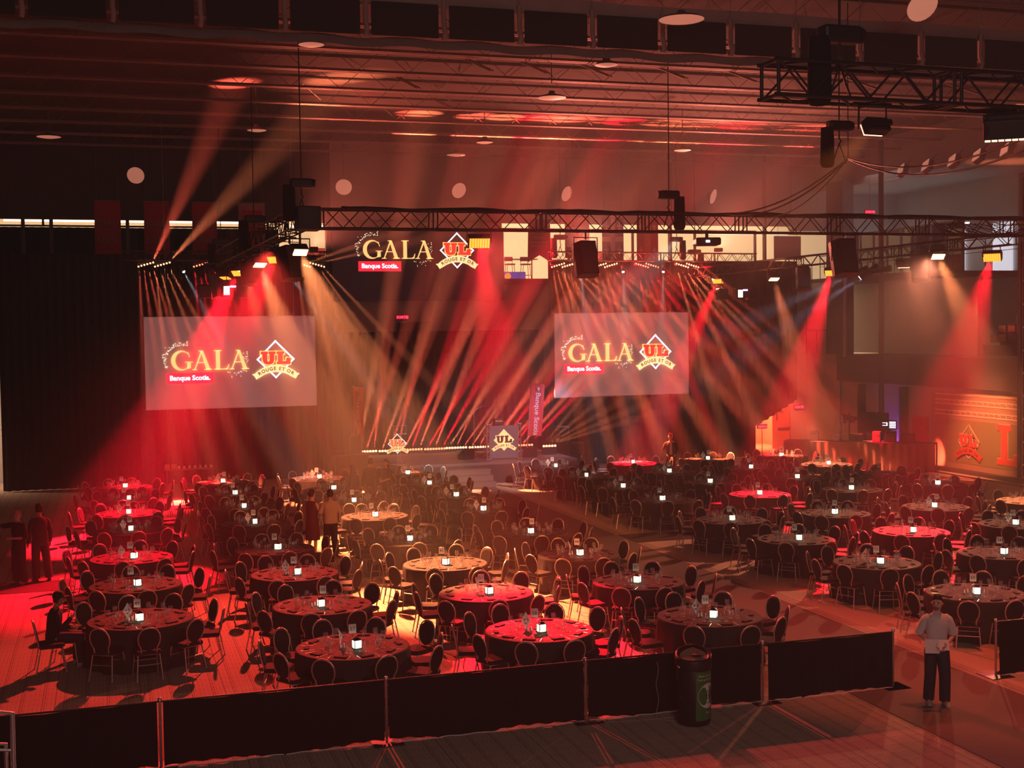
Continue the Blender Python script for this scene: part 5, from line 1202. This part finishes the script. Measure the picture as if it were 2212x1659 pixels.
MB().box((-1.6, -2.2, 0), (.22, .1, 1.4)).build('landing', M['walldark'], t)
# ------------------------------------------------------------ people
M['skin'] = mat('skin', (.55, .30, .21), .55); M['skin2'] = mat('skin_fair', (.70, .42, .32), .55)
M['hairdark'] = mat('hair_dark', (.02, .012, .01), .6); M['hairfair'] = mat('hair_fair', (.45, .28, .15), .6)
M['clothblack'] = mat('black_clothes', (.009, .008, .009), .8); M['clothwhite'] = mat('white_shirt', (.75, .70, .68), .75, noise=.06, scale=10)
M['clothbeige'] = mat('beige_shirt', (.55, .42, .33), .75, noise=.08, scale=10); M['clothmaroon'] = mat('maroon_dress', (.10, .02, .025), .8); M['clothpurple'] = mat('dark_plum_clothes', (.025, .012, .015), .8)
M['shoe'] = mat('shoe', (.03, .03, .03), .5); M['sneaker'] = mat('sneaker', (.5, .42, .38), .6); M['eye'] = mat('eye', (.01, .01, .01), .3); M['denim'] = mat('dark_trousers', (.03, .03, .045), .8)
BASE = dict(pelvis=(0, 0, .95), belly=(0, 0, 1.09), chest=(0, 0, 1.27), chest2=(0, 0, 1.39), neck=(0, .0, 1.47), neck2=(0, .012, 1.53), h1=(0, .02, 1.60), h2=(0, .012, 1.67), h3=(0, .005, 1.725),
            shL=(-.17, 0, 1.41), shR=(.17, 0, 1.41), elL=(-.24, -.02, 1.14), elR=(.24, -.02, 1.14), wrL=(-.25, .06, .90), wrR=(.25, .06, .90),
            hiL=(-.09, 0, .90), hiR=(.09, 0, .90), knL=(-.10, .02, .50), knR=(.10, .02, .50), anL=(-.11, -.02, .09), anR=(.11, -.02, .09), toL=(-.13, .13, .03), toR=(.13, .13, .03))
def hand_chain(w, dirv, out, side, curl=.5):
    """palm, four unequal bent fingers and a thumb leaving the palm's side; returns (points, edges, radii) with index 0 = wrist"""
    d = Vector(dirv).normalized(); o = Vector(out); o = (o - d*o.dot(d)).normalized(); n = d.cross(o)
    w = Vector(w); pts = [w+d*.045, w+d*.085]; ed = [(-1, 0), (0, 1)]; rad = [.026, .027]
    for k in range(4):
        b = w + d*.088 + o*(.026-.0175*k)*1; ln = (.030, .034, .032, .025)[k]; i0 = len(pts)
        c1 = (d + n*side*curl*.5).normalized(); c2 = (d + n*side*curl*1.2).normalized()
        pts += [b, b+c1*ln, b+c1*ln+c2*ln*.8]; ed += [(1, i0), (i0, i0+1), (i0+1, i0+2)]; rad += [.0085, .0078, .0062]
    i0 = len(pts); b = w + d*.03 + o*.03; t1 = (d*.7+o*.75+n*side*.2).normalized()
    pts += [b, b+t1*.035, b+t1*.035+(d*.9+o*.3).normalized()*.028]; ed += [(0, i0), (i0, i0+1), (i0+1, i0+2)]; rad += [.011, .0095, .0075]
    return pts, ed, rad
def loft(rings, n=14, cap=True):
    """rings: (centre, half width, half depth)"""
    m = MB(); vs = []
    for c, a, b in rings:
        for i in range(n):
            t = 2*pi*i/n; ct, st = cos(t), sin(t); ex = 2/2.4
            vs.append((c[0]+a*abs(ct)**ex*(1 if ct >= 0 else -1), c[1]+b*abs(st)**ex*(1 if st >= 0 else -1), c[2]))
    fs = [(j*n+i, j*n+(i+1) % n, (j+1)*n+(i+1) % n, (j+1)*n+i) for j in range(len(rings)-1) for i in range(n)]
    m.add(vs, fs, True)
    if cap: m.add(vs, [tuple(range(n-1, -1, -1)), tuple(range((len(rings)-1)*n, len(rings)*n))])
    return m
def person(label, x, y, rz, scale=1.0, pose=None, top='clothblack', bottom='clothblack', sleeve='long', skin='skin', hair='hairdark', hairstyle='short', dress=None, shoe='shoe', headrot=0., cap=None, wide=1.0, z=0, curl=(.5, .5), name='person', beard=False, lapel=None):
    J = {k: Vector(v) for k, v in BASE.items()}
    for k, v in (pose or {}).items(): J[k] = Vector(v)
    t = thing(name, label, 'person', (x, y, z), rz); t.scale = (scale,)*3
    hd = J['h2']; hr = Matrix.Translation(hd) @ Matrix.Rotation(headrot, 4, 'Z') @ Matrix.Translation(-Vector(BASE['h2']))
    H = lambda p: hr @ Vector(p)
    V = []; E_ = []; Rr = []
    idx = {}
    def av(k, p, r): idx[k] = len(V); V.append(Vector(p)); Rr.append(r)
    av('pelvis', J['pelvis'], .115)
    for k, r in (('belly', .105), ('chest', .12), ('chest2', .105), ('neck', .058), ('neck2', .05), ('h1', .066), ('h2', .086), ('h3', .062),
                 ('shL', .055), ('shR', .055), ('elL', .040), ('elR', .040), ('wrL', .026), ('wrR', .026), ('hiL', .088), ('hiR', .088), ('knL', .058), ('knR', .058), ('anL', .038), ('anR', .038), ('toL', .03), ('toR', .03)):
        av(k, J[k], r)
    for a, b in (('pelvis', 'belly'), ('belly', 'chest'), ('chest', 'chest2'), ('chest2', 'neck'), ('neck', 'neck2'), ('neck2', 'h1'), ('h1', 'h2'), ('h2', 'h3'), ('chest2', 'shL'), ('chest2', 'shR'), ('shL', 'elL'), ('shR', 'elR'), ('elL', 'wrL'), ('elR', 'wrR'),
                 ('pelvis', 'hiL'), ('pelvis', 'hiR'), ('hiL', 'knL'), ('hiR', 'knR'), ('knL', 'anL'), ('knR', 'anR'), ('anL', 'toL'), ('anR', 'toR')): E_.append((idx[a], idx[b]))
    for k, p, r, par in (('nose', H((0, .108, 1.635)), .013, 'h2'), ('nose2', H((0, .112, 1.625)), .010, 'nose'), ('chin', H((0, .078, 1.568)), .026, 'h1'), ('earL', H((-.088, .0, 1.63)), .013, 'h2'), ('earR', H((.088, .0, 1.63)), .013, 'h2'), ('earL2', H((-.092, -.008, 1.65)), .012, 'earL'), ('earR2', H((.092, -.008, 1.65)), .012, 'earR')):
        av(k, p, r); E_.append((idx[par], idx[k]))
    for sd, wk, ek, s_, cu in (('L', 'wrL', 'elL', 1, curl[0]), ('R', 'wrR', 'elR', -1, curl[1])):
        d = J[wk]-J[ek]; out = Vector((0, 1, .2)) if abs(d.normalized().z) > .6 else Vector((0, .1, 1))
        pts, ed, rad = hand_chain(J[wk], d, out, s_, cu); o = len(V); V += pts; Rr += rad
        for a, b in ed: E_.append((idx[wk] if a < 0 else o+a, o+b))
    me = bpy.data.meshes.new('body'); me.from_pydata([tuple(v) for v in V], E_, []); body = bpy.data.objects.new('body', me); C.objects.link(body); body.parent = t
    me.materials.append(M[skin])
    me.skin_vertices.new(name='s') if hasattr(me.skin_vertices, 'new') and not me.skin_vertices else None
    md = body.modifiers.new('skin', 'SKIN')
    if not me.skin_vertices:
        bm = bmesh.new(); bm.from_mesh(me); bm.verts.layers.skin.verify(); bm.to_mesh(me); bm.free()
    sv = me.skin_vertices[0].data
    for i, r in enumerate(Rr): sv[i].radius = (r, r); sv[i].use_root = (i == 0)
    md.use_smooth_shade = True; s2 = body.modifiers.new('sub', 'SUBSURF'); s2.levels = s2.render_levels = 1
    # eyes, mouth
    e = MB()
    for sx in (-1, 1): e.lathe([(0, -.011), (.010, -.005), (.012, 0), (.010, .005), (0, .011)], 6, H((sx*.032, .088, 1.655)))
    e.build('eyes', M['eye'], t)
    MB().tube([H((-.022, .094, 1.598)), H((0, .101, 1.596)), H((.022, .094, 1.598))], .005, 4).build('mouth', M['clothmaroon'], t)
    br_ = MB()
    for sx in (-1, 1): br_.tube([H((sx*.015, .096, 1.675)), H((sx*.035, .093, 1.682)), H((sx*.055, .078, 1.675))], .005, 4)
    br_.build('eyebrows', M[hair], t)
    if beard:
        M['beard'] = mat('short_beard', (.20, .10, .07), .8)
        MB().grid(lambda u, v: tuple(H((.080*sin((u-.5)*3.3)*(1-.35*(1-v)), .012+.080*cos((u-.5)*3.3), 1.545+.035*v+.05*abs(u-.5)))), 10, 3).build('beard', M['beard'], t)
    # hair
    hm = MB()
    def scalp(u, v, zlow=1.60):
        a = 2*pi*u; ph = pi/2*v; front = max(0, cos(a))**.45; low = zlow + .118*front + (.0 if hairstyle == 'short' else 0)
        r = .094*cos(ph)**.62*(.86+.14*sin(min(1, v*3)*pi/2)); zt = 1.797; z_ = low + (zt-low)*sin(ph)
        return tuple(H((r*sin(a)*1.0, r*cos(a)*1.02-.008, z_)))
    if cap is None or True: hm.grid(lambda u, v: scalp(u, v), 18, 6)
    if hairstyle == 'long':
        hm.grid(lambda u, v: tuple(H(((.10+.03*v)*sin(pi*.5+pi*u), -.02+(.10+.02*v)*cos(pi*.5+pi*u), 1.70-.42*v))), 12, 5)
    if hairstyle == 'bun': hm.lathe([(0, -.045), (.035, -.03), (.045, 0), (.035, .03), (0, .045)], 10, H((0, -.11, 1.70)))
    if hairstyle == 'quiff': hm.grid(lambda u, v: tuple(H((-.07+.14*u, .05+.04*sin(pi*v), 1.75+.035*sin(pi*u)*sin(pi*v)+.02))), 6, 5)
    hm.build('hair', M[hair], t)
    if cap:
        MB().grid(lambda u, v: tuple(H((.103*sin(2*pi*u)*cos(pi/2*v)**.5, .103*cos(2*pi*u)*cos(pi/2*v)**.5-.005, 1.685+.115*sin(pi/2*v)))), 18, 6).prism([(-.07, .08), (.07, .08), (.06, .17), (0, .19), (-.06, .17)], 1.690, 1.700, hr).build('cap', M[cap], t)
    # upper clothing
    P = J; w = wide; s = MB()
    pe, be, c1, c2, nk_ = P['pelvis'], P['belly'], P['chest'], P['chest2'], P['neck']
    lo_z = -.02 if dress is None else .02
    s.merge(loft([(pe+Vector((0, 0, lo_z-.04)), .172*w, .128*w), (pe+Vector((0, 0, .06)), .168*w, .126*w), (be, .160*w, .122*w), (c1, .182*w, .132*w), (c2, .178*w, .118*w), (c2.lerp(nk_, .45)+Vector((0, 0, .006)), .152*w, .102), (c2.lerp(nk_, .85)+Vector((0, 0, .012)), .098*w, .084), (nk_+Vector((0, 0, .012)), .062, .060)]))
    for sd in 'LR':
        a, b_, c_ = P['sh'+sd], P['el'+sd], P['wr'+sd]
        inn = a.lerp(c2, .42)+Vector((0, 0, -.01)); in0 = a.lerp(c2, .75)+Vector((0, 0, -.02))
        if sleeve == 'long': pts, rr = [in0, inn, a.lerp(inn, .28)+Vector((0, 0, .004)), a.lerp(b_, .10), a.lerp(b_, .22), a.lerp(b_, .5), b_, b_.lerp(c_, .5), c_], [.035, .066, .064, .060, .064, .060, .054, .047, .040]
        elif sleeve == 'short': pts, rr = [in0, inn, a.lerp(inn, .28)+Vector((0, 0, .004)), a.lerp(b_, .10), a.lerp(b_, .22), a.lerp(b_, .5), a.lerp(b_, .98)], [.035, .068, .066, .064, .070, .070, .073]
        elif sleeve == 'rolled': pts, rr = [in0, inn, a.lerp(inn, .28)+Vector((0, 0, .004)), a.lerp(b_, .10), a.lerp(b_, .22), a.lerp(b_, .5), b_, b_.lerp(c_, .25)], [.035, .068, .066, .062, .066, .064, .058, .054]
        else: pts, rr = [inn, a], [.066, .06]
        s.tube(pts, rr, 9)
    s.build('top', M[top], t)
    if lapel: MB().prism([(-.05, 1.0), (.05, 1.0), (.04, 1.42), (0, 1.46), (-.04, 1.42)], .130, .138, plane_m((0, 0, 0), (1, 0, 0), (0, 0, 1)) @ Matrix.Scale(-1, 4, (0, 0, 1))).build('shirt_front', M[lapel], t)
    if sleeve != 'none': MB().tube([nk_+Vector((.06*cos(a), .052*sin(a), .02+.012*sin(a))) for a in [2*pi*k/12 for k in range(12)]], .012, 5, True).build('collar', M[top], t)
    if dress:
        h_ = P['hiL'].lerp(P['hiR'], .5); kk = P['knL'].lerp(P['knR'], .5)
        MB().merge(loft([(kk+Vector((0, 0, -.06)), .205, .165), (kk.lerp(h_, .5), .20, .155), (h_, .185, .145), (pe+Vector((0, 0, .05)), .165, .125)])).build('skirt', M[dress], t)
    else:
        b2 = MB().merge(loft([(pe+Vector((0, 0, -.13)), .150, .112), (pe+Vector((0, 0, -.05)), .168, .122), (pe+Vector((0, 0, .04)), .162, .118)]))
        for sd in 'LR':
            a, k_, n_ = P['hi'+sd], P['kn'+sd], P['an'+sd]
            b2.tube([a+Vector((0, 0, .02)), a.lerp(k_, .5), k_, k_.lerp(n_, .5), n_+Vector((0, 0, -.01))], [.102, .100, .090, .088, .086], 12)
        b2.build('trousers', M[bottom], t)
    for sd in 'LR':
        n_, o_ = P['an'+sd], P['to'+sd]; d = Vector((o_.x-n_.x, o_.y-n_.y, 0)).normalized(); q = Matrix.Rotation(atan2(-d.x, d.y), 4, 'Z')
        m_ = Matrix.Translation((n_.x, n_.y, n_.z-.09)) @ q
        sm_ = MB()
        prof = [(-.07, .03, .065), (-.04, .036, .095), (.02, .038, .09), (.09, .043, .065), (.16, .040, .05), (.205, .022, .035)]
        vs = []
        for yy, ww, hh in prof:
            for qx, qz in ((-1, .0), (-1, .5), (-.6, 1), (.6, 1), (1, .5), (1, .0)): vs.append(m_ @ Vector((qx*ww, yy, .002+qz*hh)))
        fs = [(j*6+i, j*6+(i+1) % 6, (j+1)*6+(i+1) % 6, (j+1)*6+i) for j in range(5) for i in range(6)]+[(5, 4, 3, 2, 1, 0), tuple(30+i for i in range(6))]
        sm_.add(vs, fs, True); sm_.build('shoe', M[shoe], t)
    return t
toward_cam = pi - .30
walk = dict(elL=(-.27, -.03, 1.14), elR=(.27, -.04, 1.14), wrL=(-.12, .20, 1.03), wrR=(.10, .22, 1.02), knL=(-.11, .08, .50), anL=(-.12, .02, .10), toL=(-.15, .18, .04), knR=(.10, .0, .49), anR=(.11, -.10, .09), toR=(.12, .06, .02))
pw_ = person('man in white short-sleeved shirt and dark trousers walking through the aisle gap holding papers', 12.05, 16.9, pi-.45, .965, walk, 'clothwhite', 'denim', 'short', 'skin2', 'hairdark', 'short', shoe='sneaker', headrot=-.35, beard=True)
q = Vector((12.05, 16.9, 0)); rm = Matrix.Rotation(pi-.45, 4, 'Z')
pp = thing('paper_sheet', 'white sheets of paper held by the walking man in the white shirt', 'paper', q + rm @ Vector((.03, .31, .88)), pi-.45)
MB().box((-.02, -.01, 0), (.19, 0, .21), Matrix.Rotation(.25, 4, 'X')).build('upper_sheet', M['paper'], pp); MB().box((-.17, .0, .05), (.02, .006, .22), Matrix.Rotation(.6, 4, 'X')).build('lower_sheet', M['white'], pp)
person('fair-haired man in black with one arm raised and one folded, standing left of the tables', -2.08, 32.45, pi-.75, 1.0, dict(elR=(.42, .05, 1.37), wrR=(.62, .15, 1.47), elL=(-.27, .03, 1.13), wrL=(-.05, .22, 1.13), anL=(-.16, .0, .09), toL=(-.2, .14, .03)), 'clothblack', 'clothblack', 'rolled', 'skin2', 'hairfair', 'quiff', headrot=.3)
person('dark-haired man in dark shirt with his back half turned, left of the tables', -1.62, 32.7, .35, 1.04, dict(anR=(.17, -.06, .09), toR=(.22, .1, .03), knR=(.14, .0, .5)), 'clothpurple', 'clothpurple', 'long', 'skin', 'hairdark', 'short')
person('woman with a bun in sleeveless top and long dark apron skirt talking beside table 34', 5.02, 33.75, -.9, .98, dict(elR=(.24, .06, 1.14), wrR=(.12, .28, 1.08), elL=(-.24, -.02, 1.14)), 'clothmaroon', 'clothmaroon', 'none', 'skin2', 'hairdark', 'bun', dress='clothmaroon')
person('man in a loose beige short-sleeved shirt and black trousers seen from behind', 5.47, 33.55, .1, .98, dict(elL=(-.27, .04, 1.15), wrL=(-.22, .24, 1.10), elR=(.27, .04, 1.15), wrR=(.22, .24, 1.10), anR=(.14, .0, .09)), 'clothbeige', 'clothblack', 'short', 'skin', 'hairdark', 'short', wide=1.14)
person('man in a dark suit standing with his back to the camera near the stage', 7.98, 40.9, -.1, 1.0, None, 'clothblack', 'clothblack', 'long', 'skin', 'hairdark', 'short', wide=1.1)
person('dark-haired woman in black holding a tray beside the man in the suit', 8.55, 41.2, 2.2, .95, dict(elL=(-.23, .04, 1.14), wrL=(-.05, .24, 1.06), elR=(.23, .05, 1.14), wrR=(.08, .26, 1.12)), 'clothblack', 'clothblack', 'short', 'skin2', 'hairdark', 'long')
person('long-haired person in dark clothes leaning by the table with card 11', 7.28, 40.25, .5, .93, None, 'clothblack', 'clothblack', 'long', 'skin', 'hairdark', 'long')
person('man in an open black jacket over a pale shirt before the right curtain', 20.42, 45.25, toward_cam, 1.01, dict(elL=(-.27, -.08, 1.16), wrL=(-.16, .06, .98), elR=(.27, -.08, 1.16), wrR=(.16, .06, .98)), 'clothblack', 'clothblack', 'long', 'skin2', 'hairfair', 'quiff', lapel='clothwhite')
sz = -.43
def sit(k, dz=sz): v = BASE[k]; return (v[0], v[1], v[2]+dz)
sp_ = {k: sit(k) for k in ('pelvis', 'belly', 'chest', 'chest2', 'neck', 'neck2', 'h1', 'h2', 'h3', 'shL', 'shR')}
for k in ('belly', 'chest', 'chest2', 'neck', 'neck2', 'h1', 'h2', 'h3', 'shL', 'shR'): v = sp_[k]; sp_[k] = (v[0], v[1]+(v[2]-.52)*.12, v[2])
for k in ('h1', 'h2', 'h3'): v = sp_[k]; sp_[k] = (v[0], v[1]+.03, v[2]-.02)
sp_.update(hiL=(-.10, .06, .52), hiR=(.10, .06, .52), knL=(-.12, .44, .52), knR=(.12, .44, .53), anL=(-.13, .42, .09), anR=(.13, .46, .09), toL=(-.14, .56, .03), toR=(.14, .60, .03), elL=(-.25, .08, .70), elR=(.25, .10, .70), wrL=(-.09, .32, .66), wrR=(.10, .30, .86))
def rotp(x, y, a): return x*cos(a)-y*sin(a), x*sin(a)+y*cos(a)
person('seated man in black sweater and cap bent over his phone beside table 49', -1.03, 24.12, -pi/2+.12, 1.0, sp_, 'clothblack', 'denim', 'long', 'skin', 'hairdark', 'short', cap='clothblack', shoe='sneaker')

# ------------------------------------------------------------ stage haze, thicker toward the stage
for i, (y0, dn) in enumerate(((27.0, .0026), (36.0, .0048))):
    hm_ = bpy.data.materials.new('haze_mat'); hm_.use_nodes = True; hn = hm_.node_tree.nodes; hn.remove(hn['Principled BSDF'])
    vs_ = hn.new('ShaderNodeVolumeScatter'); vs_.inputs['Density'].default_value = dn; vs_.inputs['Anisotropy'].default_value = .1
    hm_.node_tree.links.new(vs_.outputs[0], hn['Material Output'].inputs['Volume'])
    o = MB().box((-17-i, y0, -.5-i*.1), (45+i, 63+i, 15+i*.1)).build('haze', hm_); tag(o, ('thin stage haze filling the back two thirds of the hall', 'thicker stage haze hanging around the stage and curtains')[i], 'haze', None, 'stuff')
